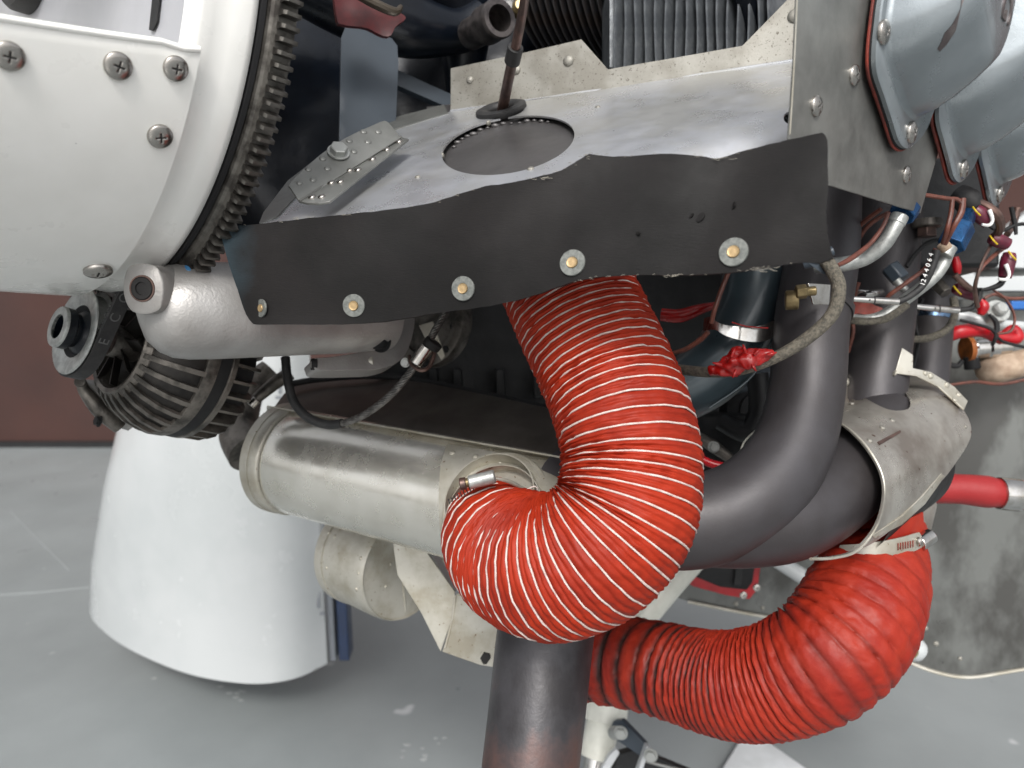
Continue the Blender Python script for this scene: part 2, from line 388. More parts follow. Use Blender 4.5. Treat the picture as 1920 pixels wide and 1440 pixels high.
# white wheel fairing on the floor behind the engine
def onz(px, py, z):
    r = ray(px, py); return CAM + r * ((z - H) / r.z)
zb = .12
plan = [onz(x, y, zb) for x, y in ((168, 1148), (178, 1168), (222, 1205), (290, 1240), (370, 1268), (470, 1282), (550, 1273), (614, 1245))]
ft = thing('wheel_fairing', 'large white glossy wheel fairing with dark blue rear stripe, behind the alternator', 'fairing', (plan[4].x, plan[4].y + .12, 0))
sm = [Vector(p) for p in spl([tuple(p) for p in plan], 6)]
back = [sm[-1] + Vector((-.02, .08, 0)), sm[-1] + Vector((-.07, .2, 0)), sm[-1] + Vector((-.2, .32, 0)), sm[0] + Vector((.12, .14, 0))]
loopb = sm + back; rc = sm[-1]
def sec(z, k): return [Vector((rc.x + (p.x - rc.x) * k - (1 - k) * .0, rc.y + (p.y - rc.y) * k, z)) for p in loopb]
m = loft([sec(zb + .004, .985), sec(zb, 1), sec(zb + .12, .96), sec(zb + .3, .86), sec(zb + .5, .72), sec(zb + .62, .5)])
P('shell', m, MT['white2'], ft, smooth=50)
for dx, w_, nm, mt_ in ((.006, .012, 'grey_trim', 'greym'), (.024, .02, 'blue_stripe', 'bluep')):
    P(nm, box(rc + Vector((dx + w_ / 2 - .004, .03, .17)), (w_ / 2, 0, 0), (0, .02, 0), (.0, 0, .17)), MT[mt_], ft, bevel=.002)
for (x, y, w_, h_) in ((601, 1150, 14, 6), (596, 1125, 5, 30), (612, 1120, 12, 5), (600, 1080, 14, 5), (608, 1066, 5, 24), (612, 1030, 14, 6), (607, 1010, 5, 30)):
    p, n = hit(m, x, y); s = (p - CAM).dot(cf) / F
    P('marking', box(p + n * .001, cr * (w_ * s / 2), cu * (h_ * s / 2), n * .0006), MT['greym'], ft, smooth=0)
P('tyre', lathe(Vector((rc.x - .26, rc.y + .16, .11)), (1, .3, 0), [(.05, -.03), (.09, -.035), (.103, -.02), (.108, 0), (.103, .02), (.09, .035), (.05, .03)], 40, cap0=True, cap1=True), MT['blackr'], ft)
# pale chock at the lower right
ck = [onz(x, y, .004) for x, y in ((1330, 1500), (1400, 1385), (1560, 1500))]
P('floor_ramp', loft([[c for c in ck], [Vector((c.x, c.y, .03)) for c in ck]]), MT['pale'], None, 'pale grey wedge lying on the floor under the weathered red duct', 'wedge', bevel=.003, smooth=0)
chips = []
for i in range(26):
    a_ = random.random(); gx, gy = (760 + a_ * 220 + random.uniform(-25, 25), 1420 - a_ * 110 + random.uniform(-18, 18)) if i % 3 else (430 + random.uniform(-35, 35), 1300 + random.uniform(-14, 14))
    if i % 7 == 0: gx, gy = random.uniform(10, 600), random.uniform(880, 1420)
    c = onz(gx, gy, .0); R = random.uniform(.0015, .006)
    pts = [c + Vector((R * random.uniform(.5, 1.3) * math.cos(t) * 1.6, R * random.uniform(.5, 1.3) * math.sin(t), 0)) for t in np.linspace(0, 2 * math.pi, 8)[:-1]]
    chips.append(loft([[p + Vector((0, 0, .0003)) for p in pts], [p + Vector((0, 0, .0008)) for p in pts]]))
P('paint_flakes', join(*chips), M('paint_flake', (158, 161, 161), .6), None, 'pale flakes of worn paint scattered on the grey floor', 'paint flakes', kind='stuff', smooth=0)
jl = [[onz(x, y, .0) for x, y in L] for L in ([(-300, 1135), (60, 1112), (330, 1085), (520, 1070)], [(20, 960), (70, 1010), (130, 1070)])]
P('floor_crack', join(*[tube_w([Vector((p.x, p.y, .0004 )) for p in L], [.0009] * len(L), 6) for L in jl]), M('crack_filler', (150, 154, 155), .6), None, 'thin pale filled cracks running across the grey floor', 'floor crack')
# ============================================================ FIREWALL AND STRUTS (behind, right)
fw = thing('firewall', 'mottled grey metal firewall sheet with curled lower edge behind the exhaust shroud', 'firewall', at(1800, 1250, 1.0))
fd = plane((1250, 1100, .98), (1900, 1100, .86), (1700, 600, .90))
fo = [(1150, 460), (1990, 460), (1990, 1245), (1900, 1258), (1820, 1270), (1760, 1262), (1700, 1240), (1640, 1215), (1500, 1170), (1400, 1150), (1290, 1128), (1150, 1080)]
m = sheet(fo, fd, .002, step=60, wob=.004, wf=6); P('sheet', m, MT['firew'], fw)
P('lip', tube([(x, y, fd(x, y) - .002, 3.5) for x, y in fo[2:11]], 8, 4), MT['alu2'], fw)
rivets(m, [(1735, 1178, 5), (1755, 1207, 5), (1730, 1230, 4), (1380, 1132, 5), (1430, 1140, 4), (1800, 1235, 4)], RIVETG, fw)
gb = thing('gascolator_box', 'black box with orange-red gasket bolted to the firewall behind the collector pipe', 'box', at(1370, 1100, .9))
bd = plane((1300, 1080, .93), (1420, 1080, .92), (1370, 1150, .93))
P('gasket', sheet([(1270, 1080), (1290, 1020), (1432, 1020), (1420, 1105), (1405, 1124), (1360, 1116), (1300, 1100)], bd, .006), MT['strap'], gb, bevel=.001)
P('body', sheet([(1278, 1072), (1295, 1010), (1424, 1010), (1412, 1092), (1400, 1108), (1350, 1102)], lambda x, y: bd(x, y) - .03, .03), MT['dark'], gb, bevel=.003)
P('rib', sheet([(1385, 1015), (1400, 1015), (1390, 1100), (1376, 1098)], lambda x, y: bd(x, y) - .036, .006), MT['sump'], gb, bevel=.001)
for x, y in ((1394, 1116), (1419, 1102)): inst('screw', SCREW, at(x, y, .885), -cf, 7 * .9 / F, gb)
def strut(name, ctrl, mat, label, cat='strut', seg=20): return P(name, tube(ctrl, seg, 4), MT[mat], None, label, cat)
strut('engine_mount_tube', [(1330, 1015, .86, 25), (1262, 1090, .84, 25), (1180, 1190, .82, 25)], 'cream', 'cream white steel tube slanting down behind the cord-bound red duct', 'tube')
strut('engine_mount_tube', [(1425, 1030, .88, 14), (1475, 1062, .88, 15), (1560, 1115, .87, 15)], 'white2', 'thin white tube running down to the right behind the weathered duct', 'tube')
k_ = thing('strut_fitting', 'white rounded strut end with brass bush beside the weathered red duct', 'fitting', at(1710, 1225, .8))
P('arm', tube([(1640, 1180, .8, 16), (1690, 1200, .79, 17), (1712, 1215, .78, 23), (1722, 1222, .78, 20)], 20, 6), MT['white2'], k_)
P('bush', lathe(at(1703, 1218, .755), -cf, [(.006, 0), (.0075, .002), (.0075, .006), (.004, .006), (.003, .002)], 24, cap1=True), MT['brassy'], k_)
# white panels and tubes high on the right
def lam(nm, o_, lab, cat, mat='white2', d=.85, th=.02, bev=.004):
    return P(nm, sheet(o_, lambda x, y: d, th), MT[mat], None, lab, cat, bevel=bev)
lam('cowling', [(1795, 560), (1750, 545), (1745, 470), (1830, 470), (1990, 350), (1990, 505), (1830, 500), (1840, 560)], 'white blurred cowl panel behind the maroon connectors, above the grey gap', 'panel')
lam('white_rail', [(1790, 520), (1990, 515), (1990, 546), (1800, 546)], 'straight white rail under the white cowl panel at the right edge', 'rail', d=.82)
strut('fuel_line', [(1720, 588, .80, 9), (1800, 592, .79, 10), (1870, 607, .78, 9), (1990, 617, .78, 9)], 'white2', 'white tube above the bright red strap at the right edge', 'tube')
strut('fuel_hose', [(1720, 583, .82, 7), (1800, 590, .81, 8), (1850, 600, .8, 7)], 'tan', 'tan hose lying along the top of the white tube', 'hose')
rs = thing('red_strap', 'bright red silicone strap tied under the white tube', 'strap', at(1840, 640, .76))
P('strap', tube([(1775, 632, .75, 11), (1800, 622, .745, 13), (1840, 620, .745, 12), (1870, 632, .745, 11), (1905, 634, .745, 12), (1898, 618, .745, 10), (1870, 640, .745, 8)], 14, 8), MT['strap'], rs)
P('knot', tube([(1838, 590, .76, 6), (1843, 575, .76, 11), (1838, 562, .76, 5)], 14, 6), MT['strap'], rs)
P('cable_tie', tube([(1855, 590, .735, 3), (1868, 605, .735, 5), (1868, 630, .73, 4), (1860, 648, .735, 3)], 10, 5), MT['dark'], rs)
sv_ = thing('sensor', 'chrome sensor body with amber ring and black cap under the red strap', 'sensor', at(1850, 690, .8))
P('body', lathe(at(1812, 655, .8), at(1890, 650, .8) - at(1812, 655, .8), [(.002, 0), (.012, 0), (.013, .006), (.011, .008), (.011, .02), (.013, .022), (.013, .03), (.009, .032), (.009, .045), (.002, .046)], 24), MT['chrome'], sv_)
P('ring', lathe(at(1808, 655, .8), at(1890, 650, .8) - at(1808, 655, .8), [(.008, .001), (.0138, .001), (.0138, .006), (.008, .006)], 24, cap0=True, cap1=True), MT['copper'], sv_)
P('cap', tube([(1820, 668, .8, 13), (1824, 692, .8, 14)], 18, 1), MT['dark'], sv_, bevel=.001)
P('fibre_sleeve', tube([(1835, 668, .82, 6), (1850, 690, .81, 22), (1870, 692, .8, 26), (1950, 672, .8, 24), (2000, 665, .8, 24)], 20, 6), MT['tan'], None, 'beige fabric firesleeve entering at the right edge below the sensor', 'sleeve')
P('blue_connector', box(at(1915, 573, .8), cr * .014, cf * .005, cu * .0045), MT['bluew'], None, 'small blue connector at the right edge under the white rail', 'connector', bevel=.001)
P('terminal_nut', lathe(at(1872, 582, .77), -cf + cu * .4, [(.012, -.012), (.012, .0), (.007, .0), (.007, .006), (.005, .008)], 20, cap1=True), MT['zinc'], None, 'grey terminal stud with pale cap above the red strap', 'terminal')
P('oil_pipe_stub', tube([(1776, 683, .78, 5), (1795, 686, .78, 5), (1804, 676, .78, 4)], 10, 5), MT['dark'], None, 'short black hooked tube in front of the firewall beside the rear riser', 'tube')
rh = thing('red_sleeved_hose', 'smooth red sleeved hose with polished band leaving the shroud to the right edge', 'hose', at(1800, 925, .7))
P('hose', tube([(1720, 915, .68, 20), (1745, 916, .68, 27), (1800, 917, .68, 28), (1850, 922, .68, 30), (1880, 925, .68, 27), (2000, 934, .68, 28)], 24, 6), MT['crim'], rh)
P('band', tube([(1872, 925, .678, 30), (1888, 926, .678, 31), (1909, 928, .678, 31)], 24, 2), MT['chrome'], rh, bevel=.0005)
# ============================================================ ENGINE CASE AND SUMP
A = Vector((math.sin(.7315) * math.cos(.139), math.cos(.7315) * math.cos(.139), -math.sin(.139)))     # crank axis, pointing aft
RC = CAM + Vector((-.2555, .5269, .1325))                                                              # ring gear centre
ec = thing('crankcase', 'glossy navy blue engine crankcase in shade behind the ring gear', 'engine', at(800, 200, .75))
m = sheet([(430, -160), (1220, -160), (1220, 260), (430, 520)], lambda x, y: .70 + .05 * math.sin(x / 90.) * .3 + .0001 * (x - 430), .06, step=40, wob=.02, wf=14)
P('case_wall', m, MT['navy'], ec, smooth=60)
P('web', tube([(560, -40, .60, 60), (660, 0, .62, 70), (760, 45, .64, 60), (850, 60, .66, 40), (900, 40, .67, 40)], 24, 6), MT['navy'], ec, smooth=60)
P('web', tube([(780, -60, .66, 90), (860, 20, .68, 60), (870, 120, .69, 40), (868, 190, .7, 30)], 24, 6), MT['navy'], ec, smooth=60)
P('mount_plate', sheet([(636, 250), (640, 70), (650, 44), (668, 45), (735, 72), (745, 86), (747, 120), (741, 250), (741, 290), (636, 320)], plane((636, 50, .60), (745, 80, .62), (640, 250, .59)), .003, step=30), MT['slate'], ec, 'slate grey side plate', bevel=.0006)
P('red_varnish', sheet(spl([(628, -20), (632, 35), (645, 45), (690, 52), (728, 68), (742, 50), (760, 35), (742, 22), (700, 12), (660, -25)], 4, True), lambda x, y: .548 + .0002 * (x - 640), .004, step=14, wob=.003, wf=60), M('dark_red_varnish', (74, 12, 15), .45, col2=(50, 9, 12), scale=60), ec, smooth=60)
P('hose_clip', tube([(668, -10, .53, 7), (705, 8, .53, 9), (740, 22, .535, 8), (752, 12, .54, 4)], 10, 5), M('dirty_clip', (70, 62, 52), .45, .4), ec)
P('rail', sheet([(740, 128), (850, 178), (850, 206), (740, 158)], plane((740, 130, .66), (850, 180, .68), (740, 158, .66)), .01), MT['slate'], ec, bevel=.001)
bo = at(905, 52, .62); bx = (at(958, 42, .60) - bo).normalized(); bx = (bx - cf * .55).normalized()
P('pipe_boss', lathe(bo - bx * .02, bx, [(.013, 0), (.013, .024), (.0155, .026), (.0155, .033), (.0145, .04), (.0155, .043), (.0155, .046), (.0145, .048), (.0105, .048), (.0105, .02), (.0, .02)], 40), M('boss_steel', (110, 104, 102), .38, .8, col2=(70, 66, 66), scale=70), ec, smooth=30)
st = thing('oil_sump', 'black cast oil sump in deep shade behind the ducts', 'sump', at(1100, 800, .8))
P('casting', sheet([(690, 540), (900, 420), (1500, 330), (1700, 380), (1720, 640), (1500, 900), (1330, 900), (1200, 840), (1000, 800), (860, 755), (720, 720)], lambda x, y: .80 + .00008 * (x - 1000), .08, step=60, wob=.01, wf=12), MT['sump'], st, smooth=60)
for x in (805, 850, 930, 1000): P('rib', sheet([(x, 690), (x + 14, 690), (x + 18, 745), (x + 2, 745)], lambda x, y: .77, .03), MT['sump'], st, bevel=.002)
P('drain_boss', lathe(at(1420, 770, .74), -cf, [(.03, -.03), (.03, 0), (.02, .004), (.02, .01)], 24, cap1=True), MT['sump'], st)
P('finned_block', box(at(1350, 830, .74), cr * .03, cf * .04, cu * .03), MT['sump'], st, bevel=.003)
# ============================================================ SPINNER
U_, V_ = basis(A)[1:]
sp = thing('spinner', 'white propeller spinner with stainless cross-head screws, in front of the ring gear', 'spinner', RC)
def circ_maxy(a, r): return max(proj(RC + A * a + (U_ * math.cos(t) + V_ * math.sin(t)) * r)[1] for t in np.linspace(-math.pi * .9, 0, 120))
NA = 14; prof = []
for i in range(NA):
    a = -.030 - .17 * (i / (NA - 1)) ** 1.2
    if i == 0: r = .1815
    else:
        lo_, hi_ = .02, .19; tgt = 577 - 4 * i / NA
        for _ in range(30):
            r = (lo_ + hi_) / 2
            if circ_maxy(a, r) > tgt: hi_ = r
            else: lo_ = r
        r = min(r, prof[-1][0])
    prof.append((r, a))
def top_phi(a, r):
    best = None
    for t in np.linspace(-.9, 1.9, 240):
        x, y, d = proj(RC + A * a + (U_ * math.cos(t) + V_ * math.sin(t)) * r)
        e = abs(y - (88 + (x - 372) * .155))
        if best is None or e < best[0]: best = (e, t)
    return best[1]
V = []; NS = 90
rows = [(prof[0][0] - .0012, prof[0][1] + .0002)] + prof
tp = [top_phi(a, r) for r, a in rows]; tp[0] = tp[1]
for (r, a), t1 in zip(rows, tp):
    for j in range(NS):
        t = t1 - (math.pi * 1.25) * j / (NS - 1); V.append(RC + A * a + (U_ * math.cos(t) + V_ * math.sin(t)) * r)
shell = (V, ring_faces(len(rows), NS, False))
so_ = P('shell', shell, MT['white'], sp, smooth=60); md = so_.modifiers.new('thick', 'SOLIDIFY'); md.thickness = .002; md.offset = 0; 
V2 = []
for (r, a), t1 in zip(rows, tp):
    for j in range(50):
        t = t1 + .95 + (math.pi * .75 - .95) * j / 49; V2.append(RC + A * a + (U_ * math.cos(t) + V_ * math.sin(t)) * r)
su_ = P('shell', (V2, ring_faces(len(rows), 50, False)), MT['white'], sp, smooth=60); md = su_.modifiers.new('thick', 'SOLIDIFY'); md.thickness = .002; md.offset = 0
P('edge_return', tube_w([V[i * NS] - V_ * .0012 for i in range(1, len(rows))], [.0016] * (len(rows) - 1), 10), MT['white'], sp)
P('bulkhead', lathe(RC, A, [(.0, -.034), (.150, -.034), (.160, -.035), (.172, -.036)], 160), M('bulkhead_shaded_white', (168, 169, 174), .4, col2=(158, 159, 163), scale=9), sp, smooth=50)  # the spinner's white toned grey: shade on the disc put into the colour
P('rim_band', lathe(RC, A, [(.172, -.036), (.1768, -.033), (.1780, -.029), (.1762, -.023), (.1768, -.014), (.1783, -.006), (.1772, -.002), (.1745, -.0005), (.17, 0)], 160), MT['white'], sp, smooth=50)
for x, y, r in ((15, 103, 27), (219, 122, 25.5), (327, 127, 23), (298, 253, 23), (183, 503, 25), (60, 578, 20)):
    p, n = hit(shell, x, y); d = (p - CAM).dot(cf); inst('screw', SCREW, p + n * .0016, n, r * d / F, so_, spin=x * .7)
bk = lathe(RC, A, [(.0, -.0355), (.178, -.0355)], 80)
def bkd(x, y): return (hit(bk, x, y)[0] - CAM).dot(cf)
P('blade_slot', sheet([(289, -40), (279, 56), (286, 58), (294, 40), (303, -40)], bkd, .0008), MT['dark'], sp, smooth=0)
P('blade_root', lathe(at(62, -92, bkd(60, 0)) - A * .012, A, [(.0, 0), (.039, 0), (.041, .003), (.041, .012)], 48), MT['dark'], sp)
# ring gear
rg = thing('ring_gear', 'worn brown steel starter ring gear with square teeth behind the white spinner', 'gear', RC)
P('rim', lathe(RC, A, [(.165, .001), (.176, .001), (.1765, .0025), (.1795, .0035), (.1805, .005), (.1822, .0058), (.1836, .0062), (.1836, .0165), (.18, .0172), (.165, .0172)], 200, cap0=False), MT['steel'], rg, smooth=25)
P('black_seal', lathe(RC, A, [(.1745, -.0005), (.1778, -.0005), (.1778, .0022), (.1745, .0022)], 200), MT['dark'], rg, smooth=25)
def tooth():
    w0, w1 = .0019, .0010; y0, y1 = -.001, .0060; z0, z1 = -.0052, .0044; V = []
    for z, s in ((z0, .75), (z0 + .0012, 1), (z1, 1)):
        V += [(-w0, y0, z), (w0, y0, z), (w1, y0 + (y1 - y0) * s, z), (-w1, y0 + (y1 - y0) * s, z)]
    return loft([[Vector(v) for v in V[k:k + 4]] for k in (0, 4, 8)])
TM = mesh('tooth', tooth(), MT['steel'], 20)
NT = 184
for k in range(NT):
    t = 2 * math.pi * k / NT; n = U_ * math.cos(t) + V_ * math.sin(t); tg = A.cross(n)
    o = bpy.data.objects.new('tooth', TM); COL.objects.link(o); o.parent = rg
    o.matrix_basis = Matrix.Translation(n * .1836 + A * .0112) @ Matrix((tg, n, A)).transposed().to_4x4()
# ============================================================ ALTERNATOR AND BELT
p0, p1 = at(108, 612, .50), at(345, 672, .573); ax = (p1 - p0).normalized(); L_ = (p1 - p0).length
al = thing('alternator', 'finned cast alternator with zinc pulley hanging under the spinner', 'alternator', p1)
def remap(a): return float(np.interp(a, [-.01, 0, .04, .0917, .2], [-.01, 0, .0225, .086, .194]))
def alathe(o, ax_, prof, *q, **k): return lathe(o, ax_, [(r, remap(a)) for r, a in prof], *q, **k)
P('hub_face', alathe(p0, ax, [(.0085, .003), (.0085, -.0003), (.0138, -.0003), (.0143, .0012), (.0143, .003)], 48), MT['zinc'], al, smooth=30)
P('pulley_hub', alathe(p0, ax, [(.0085, .02), (.0085, 0.001), (.0138, 0.001), (.0142, .001), (.0142, .012), (.0118, .0145), (.0118, .020), (.0165, .027), (.0165, .03)], 48, cap0=True), MT['navy'], al, smooth=30)
P('pulley_disc', alathe(p0, ax, [(.0185, .0225), (.020, .0215), (.029, .0185), (.0305, .019), (.0308, .0205), (.0275, .024), (.0275, .036), (.0308, .038), (.030, .040), (.01, .040)], 72), MT['zinc'], al, smooth=30)
P('pulley_web', alathe(p0, ax, [(.010, .0265), (.0145, .027), (.0160, .0262), (.0172, .0245), (.0187, .0222)], 64), MT['dark'], al, smooth=30)
P('fan_hollow', alathe(p0, ax, [(.0, 0.066), (.031, 0.066), (.0333, 0.0595)], 48), MT['fan_dark'], al)
for k in range(9):
    t = 2 * math.pi * k / 9; u_, v_ = basis(ax)[1:]; n = u_ * math.cos(t) + v_ * math.sin(t); q = p0 + ax * remap(.057)
    P('fan_blade', box(q + n * .021, n * .0105, (ax + ax.cross(n) * .8) * .0042, ax.cross(n) * .0006), MT['fan_dark'], al, smooth=0)
P('rotor_hub', alathe(p0, ax, [(.0, 0.050), (.011, 0.050), (.012, .052), (.012, .066)], 32), MT['castd'], al)
P('fan_cavity', alathe(p0, ax, [(.0333, 0.0595), (.0335, 0.0590), (.0415, 0.0602), (.048, 0.0652), (.0542, 0.0735), (.0580, 0.083), (.058, 0.0874)], 64), MT['fan_dark'], al, smooth=60)
P('front_ring', alathe(p0, ax, [(.030, 0.0656), (.034, 0.0562), (.037, 0.0555), (.041, 0.0594), (.042, 0.0695)], 64), MT['castd'], al)
P('stator_band', alathe(p0, ax, [(.050, 0.0843), (.0605, 0.0843), (.0615, 0.0859), (.0615, 0.0917), (.0600, 0.0921), (.0600, 0.1015), (.0612, 0.1023), (.0612, 0.1062), (.056, 0.1077), (.050, 0.1077)], 96), MT['castd'], al, smooth=30)
P('seam', alathe(p0, ax, [(.0603, 0.0917), (.0609, 0.0921), (.0609, 0.1011), (.0603, 0.1015)], 96), MT['dark'], al)
P('rear_housing', alathe(p0, ax, [(.050, 0.1077), (.050, 0.1280), (.03, 0.1327), (.0, 0.1327)], 64), MT['dark'], al)
b_, bu, bv = basis(ax)
def fin_prof(prf, w):           # a rib in the plane of the axis
    prf = [(r, remap(a)) for r, a in prf]
    L1 = [Vector((r, -w / 2, a)) for r, a in prf]; L2 = [Vector((r, w / 2, a)) for r, a in prf]; n = len(prf)
    return L1 + L2, [tuple(range(n)), tuple(range(n, 2 * n))[::-1]] + [(i, (i + 1) % n, n + (i + 1) % n, n + i) for i in range(n)]
FM = mesh('fin', fin_prof([(.033, 0.0578), (.036, 0.0559), (.042, 0.0578), (.049, 0.0633), (.0555, 0.0711), (.060, 0.0804), (.0612, 0.0859), (.054, 0.0859), (.050, 0.0781), (.044, 0.0695), (.036, 0.0640)], .0036), MT['castd'], 30)
RM = mesh('rear_rib', fin_prof([(.049, 0.1062), (.0605, 0.1062), (.0605, 0.1218), (.058, 0.1280), (.050, 0.1327), (.03, 0.1335), (.03, 0.1280), (.049, 0.1264)], .0022), MT['castd'], 30)
for k in range(30):
    t = 2 * math.pi * (k + .3) / 30; n = bu * math.cos(t) + bv * math.sin(t); R = Matrix((n, ax.cross(n), ax)).transposed().to_4x4()
    for me in (FM, RM):
        o = bpy.data.objects.new(me.name, me); COL.objects.link(o); o.parent = al; o.matrix_basis = Matrix.Translation(p0 - WL[al]) @ R
P('lug', tube([(152, 715, .555, 9), (160, 735, .56, 11), (190, 770, .565, 16), (225, 800, .575, 14)], 12, 6), MT['castd'], al, smooth=60)
P('lug', tube([(150, 716, .552, 10), (150, 717, .57, 10)], 16, 1), MT['castd'], al, bevel=.0006)
P('casting_arm', tube([(150, 718, .575, 8), (180, 735, .575, 22), (218, 768, .58, 30), (250, 800, .585, 12)], 16, 6), MT['cast'], al, smooth=60)
inst('bolt', HEXD, at(186, 790, .56), -ax, 11 * .56 / F, al)
P('mount_bracket', tube([(292, 590, .55, 18), (305, 640, .56, 30), (330, 670, .57, 22)], 16, 5), MT['cast'], al, smooth=60)
# belt : flat loop that goes up to the crank pulley
bl = thing('drive_belt', 'black ribbed drive belt running up from the alternator pulley', 'belt', at(190, 660, .52))
pc = p0 + ax * .0172; R1 = .0288; wb = .0046
top = at(410, 425, .545); dirb = (top - pc); dirb -= ax * dirb.dot(ax); Lb = dirb.length; db = dirb.normalized(); nb = ax.cross(db)
loopc = []
for k in range(24): t = math.pi * k / 23; loopc.append(pc - db * R1 * math.sin(t) + nb * R1 * math.cos(t))
loopc += [pc - nb * R1 + db * Lb, pc + nb * R1 + db * Lb]
def beltloop(off, w): return [(p + (p - pc - db * max(0, min(Lb, (p - pc).dot(db)))).normalized() * off + ax * w) for p in loopc]
bnd = P('band', (lambda Ls: (sum(Ls, []), ring_faces(4, len(Ls[0])) + [(3 * len(Ls[0]) + j, 3 * len(Ls[0]) + (j + 1) % len(Ls[0]), (j + 1) % len(Ls[0]), j) for j in range(len(Ls[0]))]))([beltloop(.0005, -wb), beltloop(.0035, -wb), beltloop(.0035, wb), beltloop(.0005, wb)]), MT['blackr'], bl, smooth=40, bevel=.0003)
cog = mesh('cog', box((0, 0, 0), (.0013, 0, 0), (0, .0012, 0), (0, 0, .0044)), MT['blackr'], 0)
for sgn in (1, -1):
    for k in range(24):
        p = pc + nb * sgn * (R1 - .0008) + db * (.004 + k * .0042); o = bpy.data.objects.new('cog', cog); COL.objects.link(o); o.parent = bnd
        o.matrix_basis = Matrix.Translation(p - WL[bnd]) @ Matrix((db, nb, ax)).transposed().to_4x4()
for ch, k in (('E', .008), ('C', .026), ('O', .041), ('S', .056)):
    me = text_mesh(ch, .0092, .0001); me.materials.append(M('belt_print', (92, 92, 92), .6)) if ch == 'E' else me.materials.append(bpy.data.materials['belt_print'])
    s_ = 1 if (nb.dot(CAM - pc) > 0) else -1
    inst('printed_letter', me, pc + nb * s_ * (R1 + .0038) + db * k, nb * s_, 1, bnd, xdir=db)
# ============================================================ STARTER
stt = thing('starter', 'silver cast starter housing with gear nose boss between alternator and black rubber flap', 'starter', at(450, 665, .53))
s0, s1 = at(262, 585, .445), at(720, 578, .545); sx = (s1 - s0).normalized(); Ls = (s1 - s0).length
def rp(px, k): return px * (.445 + .1 * k) / F
prf = [(.001, -.002), (.008, 0), (.018, .0035), (rp(76, .1), .010), (rp(86, .15), .017), (rp(90, .2), .026), (rp(90, .3), .042), (rp(87, .5), .07), (rp(84, .7), .1), (rp(83, .85), .13), (rp(80, .9), Ls)]
nose = lathe(s0, sx, prf, 72); P('nose_housing', nose, MT['cast'], stt, smooth=60)
b0 = at(267, 541, .425); bxs = (at(345, 548, .468) - b0).normalized()
_, bu_, bv_ = basis(bxs)
def bossring(a, k): return [b0 + bxs * a + (bu_ * x + bv_ * y) * k * .00092 for x, y in spl([(0, 15.5), (9, 13.5), (13.5, 5), (13.5, -5), (10, -13), (0, -16), (-9, -13), (-13, -3), (-12, 8), (-8, 14)], 4, True)]
P('boss', loft([bossring(0, .93), bossring(.0008, 1), bossring(.010, 1), bossring(.014, .98), bossring(.05, 1.15)]), MT['cast'], stt, smooth=50)
P('pinion_pin', lathe(b0, bxs, [(.0, -.0002), (.0035, -.0002), (.0038, -.0012), (.0062, -.0012), (.0066, -.0006), (.0068, .0004)], 32), MT['recess'], stt, smooth=30)
P('pin_ring', lathe(b0, bxs, [(.0066, .0002), (.0068, -.0008), (.0076, -.0008), (.0078, .0002)], 32), MT['rod'], stt)
P('web', tube([(330, 560, .46, 34), (360, 600, .47, 60), (400, 620, .48, 50)], 20, 6), MT['cast'], stt, smooth=60)
P('mount_flange', sheet(spl([(640, 560), (760, 560), (778, 600), (760, 665), (720, 690), (660, 694), (600, 694), (588, 685), (590, 672), (630, 668), (690, 652), (705, 600)], 4, True), plane((600, 680, .52), (760, 600, .565), (720, 690, .545)), .02), MT['cast'], stt, bevel=.0015, smooth=50)
inst('bolt', HEXD, at(715, 640, .53), -cf - cr * .45, 20 * .565 / F, stt)
P('lug_bore', lathe(at(586, 683, .52), cr + cf * .4, [(.0, .0), (.0035, .0), (.0035, -.001), (.0042, -.001), (.0042, .003)], 20), MT['recess'], stt)
P('mount_lug', tube([(584, 683, .527, 11), (640, 684, .54, 12), (700, 678, .545, 12)], 18, 2), MT['alu2'], stt, bevel=.0006)
rp_ = thing('starter_end_flange', 'round grey flange with bolts and dark gaps behind the steel cable', 'flange', at(840, 690, .64))
P('disc', lathe(at(795, 600, .625), (cf + cr * .55), [(.0, .004), (.028, .004), (.0285, .0), (.036, -.001), (.039, 0), (.0405, .003), (.0405, .012), (.0, .012)], 56), MT['castd'], rp_, smooth=30)
for x, y in ((852, 612), (838, 655), (800, 682)): inst('bolt', HEXD, at(x, y, .615), -cf - cr * .5, 9 * .62 / F, rp_)
P('bracket', sheet([(785, 610), (812, 602), (825, 640), (835, 668), (828, 676), (812, 650), (800, 640)], lambda x, y: .60, .003), MT['alu2'], rp_, bevel=.0004)
P('paint_mark', sheet([(349, 492), (361, 490), (363, 497), (359, 500), (357, 507), (350, 506), (346, 500)], lambda x, y: (hit(nose, x, y)[0] - CAM).dot(cf) - .0006, .0005, step=3), MT['bluechip'], stt)
# ============================================================ DARK TRAY BEHIND THE MUFF
ht = thing('lower_heat_shield', 'dark curved metal heat shield above the bright aluminium muff', 'heat shield', at(760, 820, .66))
hd = plane((530, 770, .68), (1040, 860, .54), (760, 710, .70))
P('sheet', sheet([(515, 762), (545, 722), (600, 712), (700, 706), (800, 718), (920, 742), (1060, 772), (1130, 800), (1130, 885), (1040, 866), (760, 815)], lambda x, y: hd(x, y) - .012 * math.sin(max(0, min(1, (y - 705 - (x - 540) * .1) / 110)) * 3.1), .002, step=18), MT['shield'], ht, smooth=60)
P('rolled_edge', tube([(535, 722, .70, 6), (600, 711, .71, 6), (700, 705, .705, 6), (800, 716, .70, 6), (1060, 772, .66, 6)], 12, 5), MT['dark'], ht)
